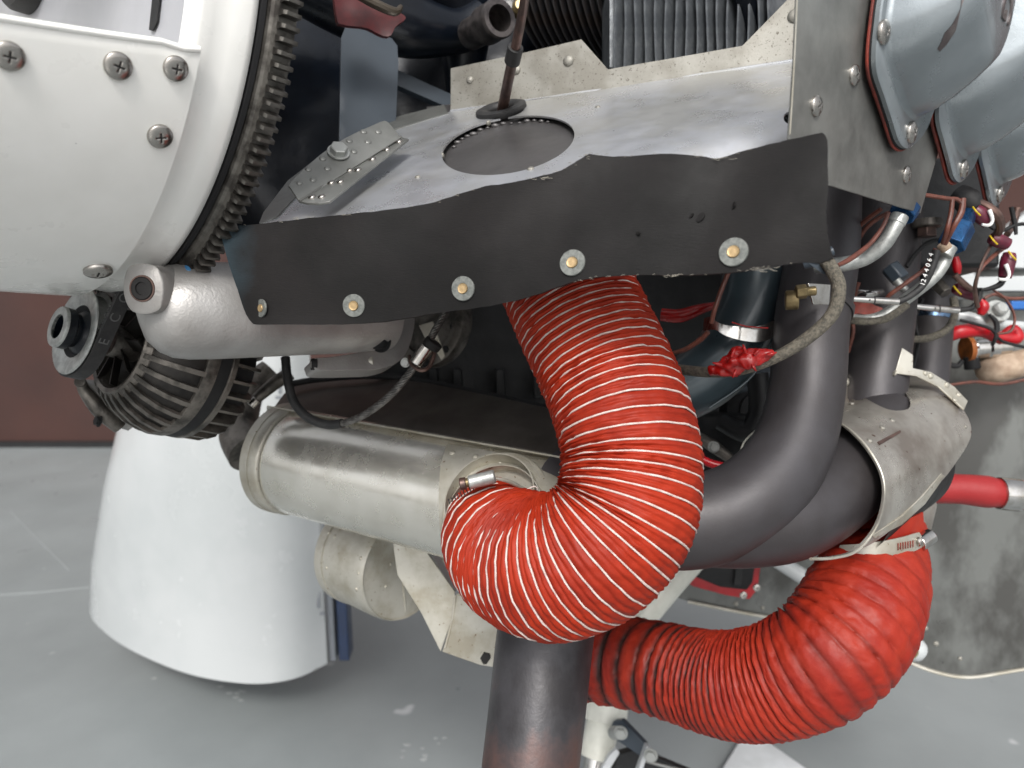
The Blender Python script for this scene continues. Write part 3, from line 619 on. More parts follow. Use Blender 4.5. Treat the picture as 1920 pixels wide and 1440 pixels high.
# ============================================================ MUFF
mf = thing('heat_muff', 'bright aluminium heat muff cylinder with riveted hose port under the starter', 'heat muff', at(760, 1000, .6))
m0, m1 = at(562, 864, .674), at(1110, 988, .530); mx_ = (m1 - m0).normalized(); Lm = (m1 - m0).length; MR = .0483
mprof = [(.0, .0035), (MR - .002, .0035), (MR - .0006, .0015), (MR, .003), (MR, .02)] + [(MR + .0001 * math.sin(k), .02 + (Lm - .02) * k / 14) for k in range(1, 15)]
muff = lathe(m0, mx_, mprof, 96, cap1=True); P('shell', muff, MT['alu'], mf, smooth=50)
P('end_band', lathe(m0, mx_, [(MR - .001, -.014), (MR + .0012, -.0145), (MR + .0018, -.013), (MR + .0018, -.001), (MR + .001, 0), (MR - .001, .0005)], 96), MT['alu2'], mf, smooth=40)
P('end_cap', lathe(m0, mx_, [(.0, -.010), (MR - .001, -.012)], 64), MT['alu2'], mf)
def mc(R): return cyl_d(m0, m1, R)
for (a, b, e) in (((500, 763), (1130, 873), 0), ((500, 772), (1130, 885), 1)):
    P('seam_flange', tube([(a[0], a[1] + 0, mc(MR)(a[0] + 10, a[1] + 22) + .012, 6.5), (b[0], b[1], mc(MR)(b[0], b[1] + 22) + .012, 7)], 10, 12) if 0 else
      sheet([(a[0], a[1]), (b[0], b[1]), (b[0], b[1] + 9), (a[0], a[1] + 8)], plane((500, 765, .680 - .004 * e), (1130, 878, .518 - .004 * e), (760, 812, .604 - .004 * e)), .0015), MT['alu2'], mf, bevel=.0003)
pd = mc(MR + .0016)
m = sheet(spl([(838, 832), (900, 842), (980, 857), (1110, 880)], 5) + spl([(1110, 1100), (960, 1062), (850, 1040), (832, 1030), (822, 950), (826, 870)], 5), pd, .0015, step=14)
pp_ = P('port_plate', m, MT['alu2'], mf, smooth=50)
rivets(m, [(848, 849, 6), (891, 856, 6), (938, 866, 4.5), (999, 876, 6.5), (1050, 886, 6)], RIVET, pp_)
pc_ = at(928, 945, pd(928, 945)); pn = (CAM - pc_).normalized(); pn = (pn + cu * .32 + cr * .05).normalized(); pn = (pn - mx_ * pn.dot(mx_)).normalized()
P('port_ring', lathe(pc_ - pn * .012, pn, [(.0405, .0), (.0405, .012), (.0395, .0135), (.038, .0125), (.036, .0138), (.0335, .013), (.0335, .024), (.0325, .024), (.0325, .0)], 64), MT['alu2'], mf, smooth=40)
cl = thing('band_clamp', 'perforated worm-drive band clamp closing the left end of the heat muff', 'clamp', at(475, 800, .66))
P('band', lathe(m0 - mx_ * .016, mx_, [(MR + .0018, -.004), (MR + .0024, -.004), (MR + .0024, .005), (MR + .0018, .005)], 80), MT['alu2'], cl)
perf = mesh('slot', box((0, 0, 0), (.0034, 0, 0), (0, .0004, 0), (0, 0, .0003)), MT['chrome'], 0)
for row, off in ((0, -.001), (1, .010)):
    for k in range(18):
        t = math.radians(106 + k * 2.6); u, v = basis(mx_)[1:]; n = u * math.cos(t) + v * math.sin(t)
        o = bpy.data.objects.new('slot', perf); COL.objects.link(o); o.parent = cl
        o.matrix_basis = Matrix.Translation(m0 + mx_ * (off - .0155) + n * (MR + .0028) - WL[cl]) @ Matrix((mx_, mx_.cross(n) * -1, n)).transposed().to_4x4()
P('worm_housing', tube([(475, 752, .64, 10), (515, 718, .645, 13), (545, 700, .65, 13)], 16, 1), MT['castd'], cl, bevel=.0006)
P('worm_screw', tube([(470, 760, .638, 9), (482, 748, .639, 9)], 12, 1), MT['screw'], cl, bevel=.0006)
P('inlet_pipe', tube([(470, 850, .74, 42), (448, 805, .76, 36), (470, 730, .78, 26), (505, 690, .79, 18)], 24, 6), MT['castd'], mf)
# ============================================================ AIRBOX AND BRACKET
ab = thing('airbox', 'riveted pale aluminium airbox can with folded bracket plate under the muff', 'airbox', at(740, 1220, .72))
a0, a1 = at(686, 1036, .755), at(783, 1074, .700); aax = (a1 - a0).normalized(); aR = .052
can = lathe(a0, aax, [(aR - .001, -.012), (aR + .001, -.012), (aR + .001, -.0005), (aR - .0008, -.0003), (aR - .0008, .0007), (aR, .001), (aR, .050), (aR - .0005, .060), (aR - .002, .064), (aR - .003, .062), (.0, .060)], 80)
can_ = P('can', can, MT['alu2'], ab, smooth=35)
rivets(can, [(618, 1000, 4.5), (627, 1006, 4.5), (676, 1047, 4), (668, 1105, 4), (672, 1075, 3), (733, 1058, 3.5), (724, 1100, 3.5), (612, 1065, 3.5)], RIVET, can_)
P('seam', tube_w([a0 + aax * .0612 + basis(aax)[1] * .002 + basis(aax)[2] * k for k in (-.045, .04)], [.0012] * 2, 8), MT['alu2'], ab)
A1 = plane((750, 1035, .665), (850, 1112, .655), (748, 1080, .665)); 
P('bracket_plate', sheet([(735, 985), (775, 1000), (800, 1035), (853, 1110), (846, 1165), (826, 1222), (790, 1150), (745, 1078), (738, 1030)], A1, .002), MT['alu2'], ab, bevel=.0004)
P('bracket_plate', sheet([(800, 1025), (806, 1018), (862, 1100), (853, 1112)], plane((800, 1025, .668), (853, 1112, .655), (862, 1100, .675)), .002), MT['white2'], ab, bevel=.0004)
A2 = plane((853, 1112, .655), (940, 1170, .625), (828, 1222, .648))
P('bracket_plate', sheet([(856, 1112), (900, 1120), (960, 1170), (960, 1256), (900, 1247), (829, 1222), (846, 1166)], A2, .002), MT['alu2'], ab, bevel=.0004)
P('lap_joint', tube([(853, 1116, .653, 2.2), (848, 1160, .65, 2.2), (834, 1215, .646, 2.2)], 8, 4), MT['alu2'], ab)
inst('bolt', hexm(MT['recess']), at(914, 1232, .628), -cf - cr * .2, 15 * .63 / F, ab)
# ============================================================ TAILPIPE, COLLECTOR, RISERS
tp_ = thing('tailpipe', 'wide dark exhaust tailpipe with rusty heat tint, running straight down', 'exhaust pipe', at(985, 1470, .5))
P('pipe', tube([(1050, 1020, .535, 88), (1036, 1100, .525, 90), (1021, 1200, .515, 91), (1008, 1320, .50, 91), (993, 1450, .485, 91), (980, 1560, .47, 91)], 64, 8), MT['exh2'], tp_)
col = thing('exhaust_collector', 'dark grey exhaust collector with two merging bends behind the cord-bound duct', 'exhaust', at(1400, 1050, .5))
P('riser', tube([(1545, 330, .555, 66), (1540, 480, .545, 66), (1522, 600, .53, 67), (1511, 740, .515, 68), (1480, 850, .50, 74), (1415, 930, .49, 82), (1330, 972, .488, 87), (1240, 978, .492, 88), (1150, 955, .51, 86), (1050, 920, .54, 86)], 56, 10), MT['exh'], col)
P('branch', tube([(1660, 800, .60, 72), (1618, 858, .555, 76), (1560, 920, .525, 80), (1480, 966, .505, 84), (1390, 980, .497, 84), (1310, 976, .497, 84)], 56, 10), MT['exh'], col)
P('slip_joint', tube([(1528, 570, .5335, 69), (1527, 576, .533, 69.5), (1526, 580, .5325, 69)], 56, 2), MT['exh'], col)
r2 = thing('exhaust_riser', 'second dark exhaust riser entering the heat shroud', 'exhaust pipe', at(1640, 800, .62), 'rear exhaust risers')
P('pipe', tube([(1670, 370, .632, 56), (1656, 580, .622, 56), (1632, 790, .605, 57)], 48, 8), MT['exh'], r2)
P('slip_joint', tube([(1655, 585, .625, 57), (1655, 592, .625, 57)], 48, 1), MT['exh'], r2)
r3 = thing('exhaust_riser', 'rearmost dark exhaust riser, with blue-tinted joint ring', 'exhaust pipe', at(1730, 720, .72), 'rear exhaust risers')
P('pipe', tube([(1750, 430, .74, 42), (1743, 595, .734, 41), (1730, 760, .72, 40)], 40, 8), MT['exh'], r3)
P('joint_ring', tube([(1744, 588, .735, 42.5), (1743, 602, .734, 43)], 40, 1), M('blued_steel', (92, 118, 146), .25, .9, col2=(70, 80, 96), scale=200), r3)
# ============================================================ SHROUD
sh = thing('exhaust_shroud', 'dull aluminium exhaust heat shroud wrapped round the rear collector end', 'shroud', at(1650, 1020, .6))
h0, h1 = at(1545, 925, .535), at(1765, 792, .665); hx = (h1 - h0).normalized(); HR = .0505
hu, hv = basis(hx)[1:]; Lh = (h1 - h0).length; hd_ = cyl_d(h0, h1, HR)
so2 = spl([(1535, 1046), (1565, 1044), (1608, 1030), (1641, 985), (1655, 930), (1650, 885), (1625, 840), (1594, 808), (1566, 788)], 5) + [(1572, 748), (1578, 706), (1590, 698), (1598, 702), (1603, 735)] + spl([(1603, 735), (1640, 757), (1672, 770), (1700, 768), (1707, 755), (1697, 735), (1686, 712), (1690, 695)], 4) + spl([(1690, 695), (1725, 700), (1770, 722), (1805, 765), (1821, 800), (1816, 830), (1790, 872), (1760, 905), (1715, 955), (1660, 1003), (1600, 1040)], 5) + [(1540, 1050)]
P('shell', sheet(so2, hd_, .0012, step=9, wob=.0012, wf=30), MT['shroud'], sh, smooth=60)
rim = spl([(1520, 1048), (1565, 1046), (1610, 1031), (1643, 986), (1657, 930), (1652, 885), (1627, 840), (1596, 808), (1566, 788)], 6)
P('rolled_rim', tube_w([at(x, y, hd_(x, y) + .0005) for x, y in rim], [.0009] * len(rim), 8), MT['alu2'], sh)
P('inner_wall', lathe(h0, hx, [(HR - .0015, .0), (HR - .0015, Lh * .5), (.002, Lh * .62)], 64, a0=-235, a1=40), MT['sump'], sh)
m = (sheet([(1575, 760), (1580, 704), (1592, 697), (1600, 703), (1606, 745)], lambda x, y: hd_(x, y) - .0014, .0012), ) [0]
tab_ = P('tab', m, MT['shroud'], sh); rivets(m, [(1588, 716, 8)], RIVET, tab_)
sm_ = sheet(so2, hd_, .0012, step=30)
rivets(sm_, [(1597, 757, 5), (1615, 747, 4.5), (1631, 826, 6), (1655, 802, 6), (1673, 788, 5.5), (1811, 800, 4)], RIVETG, sh)
m = sheet([(1678, 700), (1692, 652), (1712, 665), (1712, 690), (1745, 697), (1790, 725), (1815, 752), (1808, 768), (1760, 725), (1718, 705)], lambda x, y: hd_(min(x, 1795), max(y, 740)) - .003 + (0.0001 * max(0, 740 - y)), .0015)
jb_ = P('joint_bracket', m, MT['alu2'], sh, bevel=.0004); rivets(m, [(1716, 676, 6), (1745, 705, 6), (1775, 722, 6), (1797, 740, 6), (1790, 750, 5), (1735, 700, 5)], RIVET, sh)
P('slot_patch', sheet([(1646, 828), (1688, 806), (1690, 810), (1650, 834)], lambda x, y: hd_(x, y) - .0014, .001), MT['rod'], sh)
P('outlet_neck', tube([(1690, 930, .60, 60), (1672, 975, .59, 66), (1652, 1030, .575, 72)], 40, 6), MT['shroud'], sh)
P('seam', sheet([(1765, 888), (1772, 893), (1735, 945), (1690, 985), (1640, 1010), (1636, 1004), (1690, 970), (1730, 930)], lambda x, y: hd_(x, y) - .002, .0015), MT['alu2'], sh, bevel=.0003)
# ============================================================ DUCT HOSES
def duct(ctrl, turns, amp, seg=144, per=16, cord=False, comp=1.0, seed=0, pow_=1.0, dfun=None):
    c = spl(ctrl, 24); Pw = [at(p[0], p[1], p[2]) for p in c]; Rw = [p[3] * p[2] / F for p in c]
    s = [0]
    for a, b in zip(Pw, Pw[1:]): s.append(s[-1] + (b - a).length)
    wts = [p[4] for p in c]; ph = [0]
    for i in range(1, len(s)): ph.append(ph[-1] + (s[i] - s[i - 1]) * (wts[i] + wts[i - 1]) / 2)
    ph = np.array(ph) / ph[-1] * turns; n = int(turns * per)
    sa = np.array(s); tt = np.linspace(0, turns, n + 1); sm2 = np.interp(tt, ph, sa)
    Q = [Vector([float(np.interp(x, sa, [p[k] for p in Pw])) for k in range(3)]) for x in sm2]; RR = [float(np.interp(x, sa, Rw)) for x in sm2]
    for _ in range(10): Q = [Q[0]] + [(Q[i - 1] + Q[i] * 2 + Q[i + 1]) / 4 for i in range(1, len(Q) - 1)] + [Q[-1]]
    T, N, B = frames(Q); V = []; gr = []
    K = []
    for i in range(len(Q)):
        a, b = max(i - 3, 0), min(i + 3, len(Q) - 1); K.append((T[b] - T[a]) / max((Q[b] - Q[a]).length, 1e-5))
    def surf(i, a, extra=0):
        n = N[i] * math.cos(a) + B[i] * math.sin(a); k = K[i].dot(n) * RR[i]     # >0 on the inside of the bend
        f = (tt[i] + a / (2 * math.pi)) % 1.0
        nse = noise.noise(Vector((a * 2.2 + seed, tt[i] * .9, seed)))
        am = amp * ((.72 if cord else .55) + comp * max(-.25, min(.85, k))) * (1 + .55 * nse)
        wv = math.sin(math.pi * f) ** (.55 * pow_)                # groove at f = 0
        fold = .35 * max(0, min(1, k + .25)) * math.sin(2 * math.pi * f + 6 * nse) ** 2 * wv + .5 * math.exp(-((f - .5 - .06 * nse) / .10) ** 2) * (1 if cord else 0)
        q = Vector((math.cos(a) * 3, math.sin(a) * 3, tt[i] * 1.3 + seed)); wob_ = noise.noise(q * 1.7) * .0009 + noise.noise(q * 4) * .0004 + (noise.noise(Vector((a * 9, tt[i] * 2.1, seed))) * .0004 * wv if cord else 0)
        r = RR[i] + am * (wv - .75 - fold) + wob_
        return Q[i] + n * (r + extra), 1 - wv
    for i in range(len(Q)):
        for j in range(seg):
            p, g = surf(i, 2 * math.pi * j / seg); V.append(p); gr.append(g if dfun is None else dfun(tt[i], g))
    m = (V, ring_faces(len(Q), seg))
    cd_ = None
    if cord:
        pts = []; rad = []; q = 60
        for k in range(int((turns - .6) * q)):
            x = .3 + k / q; a = -2 * math.pi * (x % 1.0); wob_ = .07 * noise.noise(Vector((x * 5.1, 5, 0))) + .03 * noise.noise(Vector((x * 17, 9, 0)))
            # the cord sits where tt + a/2pi is whole
            best = x + wob_; i = min(int(round(best * per)), len(Q) - 1); i0 = min(int(best * per), len(Q) - 2); fr = best * per - i0
            aa = -2 * math.pi * (x % 1.0)
            pA = surf(i0, aa)[0]; pB = surf(i0 + 1, aa)[0]; p = pA.lerp(pB, fr); n = (p - Q[i0]).normalized()
            pts.append(p + n * .0007); rad.append(.0006 + .0002 * noise.noise(Vector((x * 9, 2, 2))))
        cd_ = tube_w(pts, rad, 6)
    return m, cd_, Q
d1 = thing('air_duct', 'glossy red silicone duct hose wound with white cord, curling down in front into the muff', 'duct hose', at(1060, 1195, .42))
# px, py, depth, radius px, turns per length
cA = [(1022, 450, .485, 118, 2.0), (1066, 545, .472, 122, 2.0), (1100, 620, .462, 124, 1.9), (1142, 710, .448, 126, 1.7), (1173, 800, .433, 129, 1.6), (1183, 880, .425, 132, 1.7), (1168, 965, .418, 135, 2.0), (1115, 1030, .418, 136, 2.1), (1042, 1062, .432, 135, 1.9), (980, 1048, .458, 129, 1.7), (940, 1018, .480, 112, 1.3), (926, 992, .503, 94, .8), (926, 972, .528, 80, .5)]
m, cdm, Q1 = duct(cA, 55, .0046, cord=True, comp=1.1, seed=3)
P('sleeve', m, MT['red'], d1, smooth=80, attr={'groove': [0] * len(m[0])}); P('cord_winding', cdm, MT['cord'], d1, smooth=80)
th = []
for k in range(14):
    x = random.uniform(960, 1080); y = 1199 - abs(x - 1020) * .12 - random.uniform(0, 3); d = .425
    th.append(tube([(x, y, d, .35), (x + random.uniform(3, 8), y + random.uniform(0, 3), d - .001, .35), (x + random.uniform(8, 18), y + random.uniform(-3, 2), d, .3)], 4, 3))
P('frayed_fibres', join(*th), MT['cord'], d1, kind='stuff')
wc = thing('hose_clamp', 'worm-drive hose clamp holding the cord-bound duct on the muff port', 'clamp', at(910, 910, .5))
cc = at(926, 962, .5) + pn * .002; caxis = pn
P('band', lathe(cc - caxis * .004, caxis, [(.0345, -.0045), (.0352, -.0045), (.0352, .0045), (.0345, .0045)], 64), MT['alu2'], wc)
P('worm_housing', tube([(879, 905, .463, 13), (928, 893, .463, 13)], 14, 1), MT['zinc'], wc, bevel=.0008)
P('worm_screw', tube([(862, 908, .463, 12), (874, 906, .463, 12)], 12, 1), MT['rod'], wc, bevel=.0006)
P('screw_neck', tube([(872, 906, .463, 9), (882, 904, .463, 9)], 12, 1), MT['brassy'], wc)
P('band_tail', tube([(928, 897, .465, 3), (955, 903, .47, 4), (985, 920, .48, 4), (1005, 938, .49, 4)], 8, 5), MT['alu2'], wc)
for k in range(9): P('slot', box(at(842 + k * 5.6, 940 - k * 3.2, .468 + 0 * k), cr * .0003 + cu * .0001, cf * .0004, cu * .0016 - cr * .0006), MT['recess'], wc, smooth=0)
for nm, c_ in (('loose_thread', [(975, 925, .47, 1.3), (1002, 912, .468, 1.3), (1008, 925, .47, 1.3), (1000, 942, .475, 1.4), (985, 946, .478, 1.4)]),): P(nm, tube(c_, 6, 6), MT['cord'], d1)
d2 = thing('air_duct', 'weathered orange-red duct hose with dark grooves, sweeping low behind the tailpipe', 'duct hose', at(1430, 1380, .55))
cB = [(1662, 985, .585, 70, .1), (1650, 1030, .57, 80, .2), (1640, 1075, .55, 94, .4), (1620, 1125, .532, 106, .8), (1588, 1185, .518, 111, 1.0), (1532, 1240, .515, 109, 1.2), (1455, 1275, .53, 103, 1.7), (1375, 1285, .55, 96, 2.1), (1300, 1270, .575, 88, 1.5), (1225, 1250, .60, 83, .62), (1150, 1238, .625, 80, .5), (1060, 1225, .65, 77, .5)]
m, _, Q2 = duct(cB, 38, .0066, comp=.9, seed=11, pow_=.8, per=14, dfun=lambda t, g: (g ** 1.5) * (.15 if t < 8 else .5 if t < 24 else 1.0))
P('sleeve', m, MT['redb'], d2, smooth=80, attr={'groove': [0] * len(m[0])}) if 0 else None
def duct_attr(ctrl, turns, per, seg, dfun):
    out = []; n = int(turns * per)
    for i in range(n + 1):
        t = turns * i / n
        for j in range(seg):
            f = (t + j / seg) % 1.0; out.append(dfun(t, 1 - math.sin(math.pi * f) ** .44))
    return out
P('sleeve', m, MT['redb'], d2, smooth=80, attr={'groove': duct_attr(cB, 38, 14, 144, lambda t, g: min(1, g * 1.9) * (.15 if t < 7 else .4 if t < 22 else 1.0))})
c2 = thing('hose_clamp', 'wide slotted band clamp with shiny worm screw under the exhaust shroud', 'clamp', at(1650, 1040, .54))
u0, u1 = at(1655, 1008, .545), at(1643, 1044, .538)
cB_ax = (u1 - u0).normalized(); cB_c = (u0 + u1) / 2 + cf * .022
bdn = lambda k, q: (lambda x, y: k - q * math.sqrt(max(0, 1 - ((x - 1650) / 93.) ** 2)))
P('band', sheet(spl([(1575, 1022), (1620, 1019), (1680, 1010), (1724, 998)], 4) + spl([(1737, 1022), (1700, 1039), (1650, 1046), (1600, 1047), (1568, 1040)], 4), bdn(.556, .0425), .001, step=8), MT['alu2'], c2, smooth=60)
P('duct_collar', sheet([(1600, 1022), (1650, 1000), (1690, 980), (1731, 960), (1732, 975), (1731, 1004), (1680, 1018), (1620, 1026)], bdn(.562, .041), .001, step=8, wob=.001, wf=90), MT['redb'], d2, smooth=60)
for k in range(7): P('slot', box(at(1684 + k * 4.6, 1025 - k * .9, bdn(.556, .0425)(1684 + k * 4.6, 0) - .0005), cr * .0003, cf * .0004, cu * .0024), MT['gasket'], c2, smooth=0)
P('worm_housing', tube([(1722, 1020, .535, 15), (1746, 1004, .54, 14)], 16, 1), MT['chrome'], c2, bevel=.0008)
P('worm_screw', tube([(1718, 1018, .527, 8), (1724, 1014, .528, 9)], 14, 1), MT['screw'], c2, bevel=.0006)
# ============================================================ INTAKE TUBES, OIL HOSE
it = thing('intake_tube', 'slate grey intake tube with polished band clamp below the rubber flap', 'intake tube', at(1340, 740, .58))
P('tube', tube([(1428, 430, .58, 62), (1420, 500, .575, 62), (1402, 590, .57, 60), (1350, 680, .57, 62), (1280, 730, .575, 60), (1200, 745, .58, 55)], 48, 8), MT['teald'], it)
P('seam', tube([(1482, 500, .545, 2), (1462, 595, .543, 2), (1415, 700, .545, 2), (1330, 765, .55, 2)], 8, 6), MT['teald'], it)
bc = thing('tube_clamp', 'polished steel band clamp round the slate intake tube', 'clamp', at(1390, 640, .53))
P('band', sheet(spl([(1320, 597), (1334, 594), (1345, 604), (1370, 611), (1420, 612), (1457, 598)], 4) + spl([(1455, 618), (1447, 634), (1425, 641), (1395, 639), (1362, 630), (1340, 618), (1318, 621)], 4), lambda x, y: .524 + .00002 * (x - 1390) ** 2 * .1, .001, step=8), MT['chrome'], bc)
P('gap_edge', tube([(1372, 604, .522, 1.4), (1400, 612, .521, 1.4), (1440, 615, .522, 1.4)], 6, 4), MT['sealant'], bc)
for nm, ct, lab in (('intake_tube', [(1640, 440, .66, 46), (1630, 540, .66, 44), (1612, 640, .66, 36), (1590, 720, .66, 26)], 'grey intake tube showing between the first and second exhaust risers'),
                    ('intake_tube', [(1745, 440, .80, 40), (1728, 540, .78, 36), (1706, 620, .77, 30), (1690, 680, .76, 20)], 'grey intake tube showing between the second and rearmost exhaust risers')):
    P(nm, tube(ct, 32, 6), MT['teald'], None, lab, 'intake tube')
P('head_casting', box(at(1640, 420, .72), cr * .09, cf * .05, cu * .05), MT['sump'], None, 'dark cylinder head casting under the grey plate', 'cylinder head', bevel=.004)
P('clamp_bolt_block', join(lathe(at(1472, 563, .470), cr - cf * .3, [(.0, 0), (.0058, 0), (.0062, .001), (.0062, .008), (.0, .008)], 24), tube([(1492, 548, .463, 14), (1512, 546, .462, 14)], 6, 1), tube([(1510, 547, .462, 9), (1530, 545, .461, 9)], 16, 1)), MT['brassy'], None, 'yellow plated bolt and nut on the first riser behind the braided hose', 'bolt', bevel=.0006)
P('bracket_strip', sheet([(1516, 531), (1558, 533), (1555, 571), (1526, 571)], lambda x, y: .468 + (x - 1516) * .0004, .0015), MT['chrome'], None, 'polished metal strip behind the braided hose', 'bracket', bevel=.0004)
P('clamp_strip', join(tube([(1588, 548, .60, 10), (1620, 553, .585, 10), (1650, 548, .60, 9)], 14, 4)), MT['chrome'], None, 'polished clamp band on the grey tube between the first two risers', 'clamp')
P('sealant_smear', sheet(spl([(1588, 566), (1610, 562), (1640, 572), (1655, 580), (1630, 590), (1605, 588), (1588, 600)], 3, True), lambda x, y: .578, .002, step=8, wob=.002, wf=90), MT['gasket'], None, 'red sealant smear on the grey tube between the risers', 'sealant')
oh = thing('braided_hose', 'thin grey braided hose curving from its nut past the first riser', 'hose', at(1450, 695, .45))
P('hose', tube([(1548, 488, .43, 13), (1560, 505, .428, 13), (1573, 540, .425, 13), (1560, 590, .425, 12.5), (1510, 637, .428, 12), (1450, 672, .432, 11), (1390, 693, .44, 10.5), (1330, 698, .455, 10), (1270, 692, .475, 9.5)], 20, 10), MT['braid'], oh)
P('union_nut', mesh_ := loft([[at(1528, 480, .43) + (Vector((math.cos(k * math.pi / 3), .3, math.sin(k * math.pi / 3))) * .0055) for k in range(6)], [at(1556, 500, .43) + (Vector((math.cos(k * math.pi / 3), .3, math.sin(k * math.pi / 3))) * .0055) for k in range(6)]]), MT['slate'] , oh, bevel=.0005, smooth=20)
P('fitting', tube([(1506, 496, .437, 9), (1530, 486, .434, 14), (1538, 480, .432, 12), (1562, 470, .43, 9)], 14, 4), MT['slate'], oh)
sp_c = spl([(1330, 697, .446, 8), (1348, 692, .443, 14), (1368, 684, .438, 20), (1388, 676, .434, 21), (1404, 672, .431, 19), (1420, 670, .43, 14), (1436, 666, .43, 9), (1450, 661, .43, 5)], 10)
V, Fc = tube_w([at(p[0], p[1], p[2]) for p in sp_c], [p[3] * p[2] / F for p in sp_c], 40)
cen = [at(p[0], p[1], p[2]) for p in sp_c for _ in range(40)]
V = [c + (p - c) * (1 + .75 * noise.noise(p * 170) + .12 * noise.noise(p * 420)) for p, c in zip(V, cen)]
strg = [tube([(x, y, .425, 3.5), (x + dx * .5, y + dy * .5, .424, 3), (x + dx, y + dy, .425, 1.2)], 8, 4) for x, y, dx, dy in ((1372, 668, 6, -16), (1398, 660, -5, -14), (1415, 664, 10, -10), (1352, 684, -16, -4), (1380, 694, -6, 14), (1410, 684, 8, 12), (1440, 665, 16, -4))]
P('sealant_blob', join((V, Fc), *strg), MT['sealant'], None, 'smear of glossy bright red sealant stuck on the braided hose', 'sealant', smooth=80)
P('ignition_wire', tube([(1366, 510, .50, 4.5), (1352, 545, .50, 4.5), (1340, 580, .50, 4.5), (1334, 605, .505, 4.5)], 10, 6), MT['brown'], None, 'reddish brown wire hanging from the flap over the intake tube', 'wire')
P('ignition_wire', tube([(1328, 622, .515, 5), (1312, 638, .52, 5), (1285, 655, .53, 4.5), (1262, 662, .54, 4)], 10, 6), MT['brown'], None, 'short brown wire below the polished band clamp, running left behind the duct', 'wire')
P('idle_cable', tube([(1402, 880, .57, 1.6), (1388, 858, .575, 1.6), (1396, 828, .58, 1.6), (1425, 800, .585, 1.6)], 8, 6), MT['cream'], None, 'thin cream cable arching above the collector bend', 'cable')
lv = thing('lever_fitting', 'worn grey lever with pivot bolt in the shade above the collector pipe', 'lever', at(1345, 850, .66))
P('arm', tube([(1300, 815, .66, 9), (1335, 835, .655, 12), (1372, 862, .65, 9)], 14, 5), MT['castd'], lv)
inst('bolt', HEXS, at(1338, 838, .64), -cf, 11 * .64 / F, lv)
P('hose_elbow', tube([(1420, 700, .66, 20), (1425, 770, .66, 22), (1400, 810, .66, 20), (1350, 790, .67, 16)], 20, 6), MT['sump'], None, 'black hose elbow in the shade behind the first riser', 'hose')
P('red_sleeve', tube([(1240, 590, .66, 12), (1275, 592, .655, 13), (1312, 580, .65, 10), (1340, 572, .65, 6)], 14, 6), MT['sealant'], None, 'dim red sleeve in the shade right of the cord-bound duct', 'sleeve')
P('red_tube', tube([(1300, 850, .60, 7), (1330, 868, .595, 8), (1372, 878, .59, 8), (1400, 880, .58, 8)], 12, 5), MT['strap'], None, 'thin crimson tube just above the horizontal collector pipe', 'tube')
P('bleed_pipe', tube([(1310, 740, .70, 20), (1370, 720, .70, 22), (1440, 700, .70, 20)], 20, 5), MT['slate'], None, 'grey pipe in the shade behind the first exhaust riser', 'tube')
# ============================================================ STEEL CABLE
sc = thing('steel_cable', 'twisted steel cable with silver ferrule looping below the starter', 'cable', at(640, 800, .55))
path = spl([(850, 560, .535), (832, 592, .53), (810, 630, .528), (795, 662, .528), (768, 700, .532), (735, 738, .54), (695, 770, .55), (655, 790, .56), (615, 796, .57), (578, 783, .575), (552, 755, .58), (540, 715, .585), (535, 670, .59)], 12)
Wp = [at(*p) for p in path]; Tq, Nq, Bq = frames(Wp); strands = []
for k in range(6):
    pts = []
    for i in range(len(Wp)):
        a = k * math.pi / 3 + i * .55; pts.append(Wp[i] + (Nq[i] * math.cos(a) + Bq[i] * math.sin(a)) * .0018)
    strands.append(tube_w(pts[:100], [.0011] * len(pts[:100]), 6))
P('strand_bundle', join(*strands), MT['cable'], sc, smooth=80)
P('black_sheath', tube_w(Wp[88:], [.0036] * len(Wp[88:]), 16), MT['blackr'], sc)
P('ferrule', tube([(802, 650, .528, 14), (780, 682, .53, 13.5)], 28, 1), MT['chrome'], sc, bevel=.0005)
P('clip', tube([(815, 640, .527, 18), (806, 652, .528, 17)], 20, 1), MT['recess'], sc, bevel=.0008)
P('clip', tube([(768, 668, .535, 4), (772, 684, .528, 4), (790, 694, .524, 4), (806, 686, .526, 4), (815, 660, .53, 4), (812, 650, .53, 4)], 8, 5), MT['rod'], sc)
inst('bolt', HEXS, at(760, 680, .54), -cf, 9 * .54 / F, sc)
# ============================================================ BAFFLE TRAY
TD = plane((845, 207, .60), (1490, 113, .50), (1480, 258, .375)); FD = plane((845, 207, .60), (1490, 113, .50), (845, 125, .598))
bt = thing('baffle_tray', 'bare aluminium cooling baffle tray with round hole, above the black rubber flap', 'baffle', at(1000, 330, .42))
def below(x, y): return y - (290 + (x - 1250) * (213 - 290) / (1483 - 1250))
def td(x, y):
    e = below(x, y); return TD(x, y) - (-.0005 * max(0, e) if x > 1200 else 0)
hole = [(953 + 126 * math.cos(t) * .985 + 4 * math.sin(t), 272 + 52 * math.sin(t) - 126 * math.cos(t) * .17) for t in np.linspace(0, 2 * math.pi, 49)[:-1]]
notch = [(1485 + 16 * math.cos(t), 221 + 13 * math.sin(t)) for t in np.linspace(0, 2 * math.pi, 17)[:-1]]
grom = [(940 + 44 * math.cos(t), 208 + 14 * math.sin(t) - 44 * math.cos(t) * .15) for t in np.linspace(0, 2 * math.pi, 25)[:-1]]
tray = sheet([(845, 207), (993, 188), (1490, 113), (1502, 112), (1492, 266), (1430, 292), (1350, 306), (1180, 306), (1110, 300), (1060, 330), (960, 350), (830, 385), (700, 403), (600, 412), (486, 422), (545, 350), (600, 312), (680, 268), (750, 236), (835, 214)], td, .0012, holes=[hole, notch, grom], step=16, wob=.0005, wf=16)
tr_ = P('tray', tray, MT['tray'], bt, smooth=40)
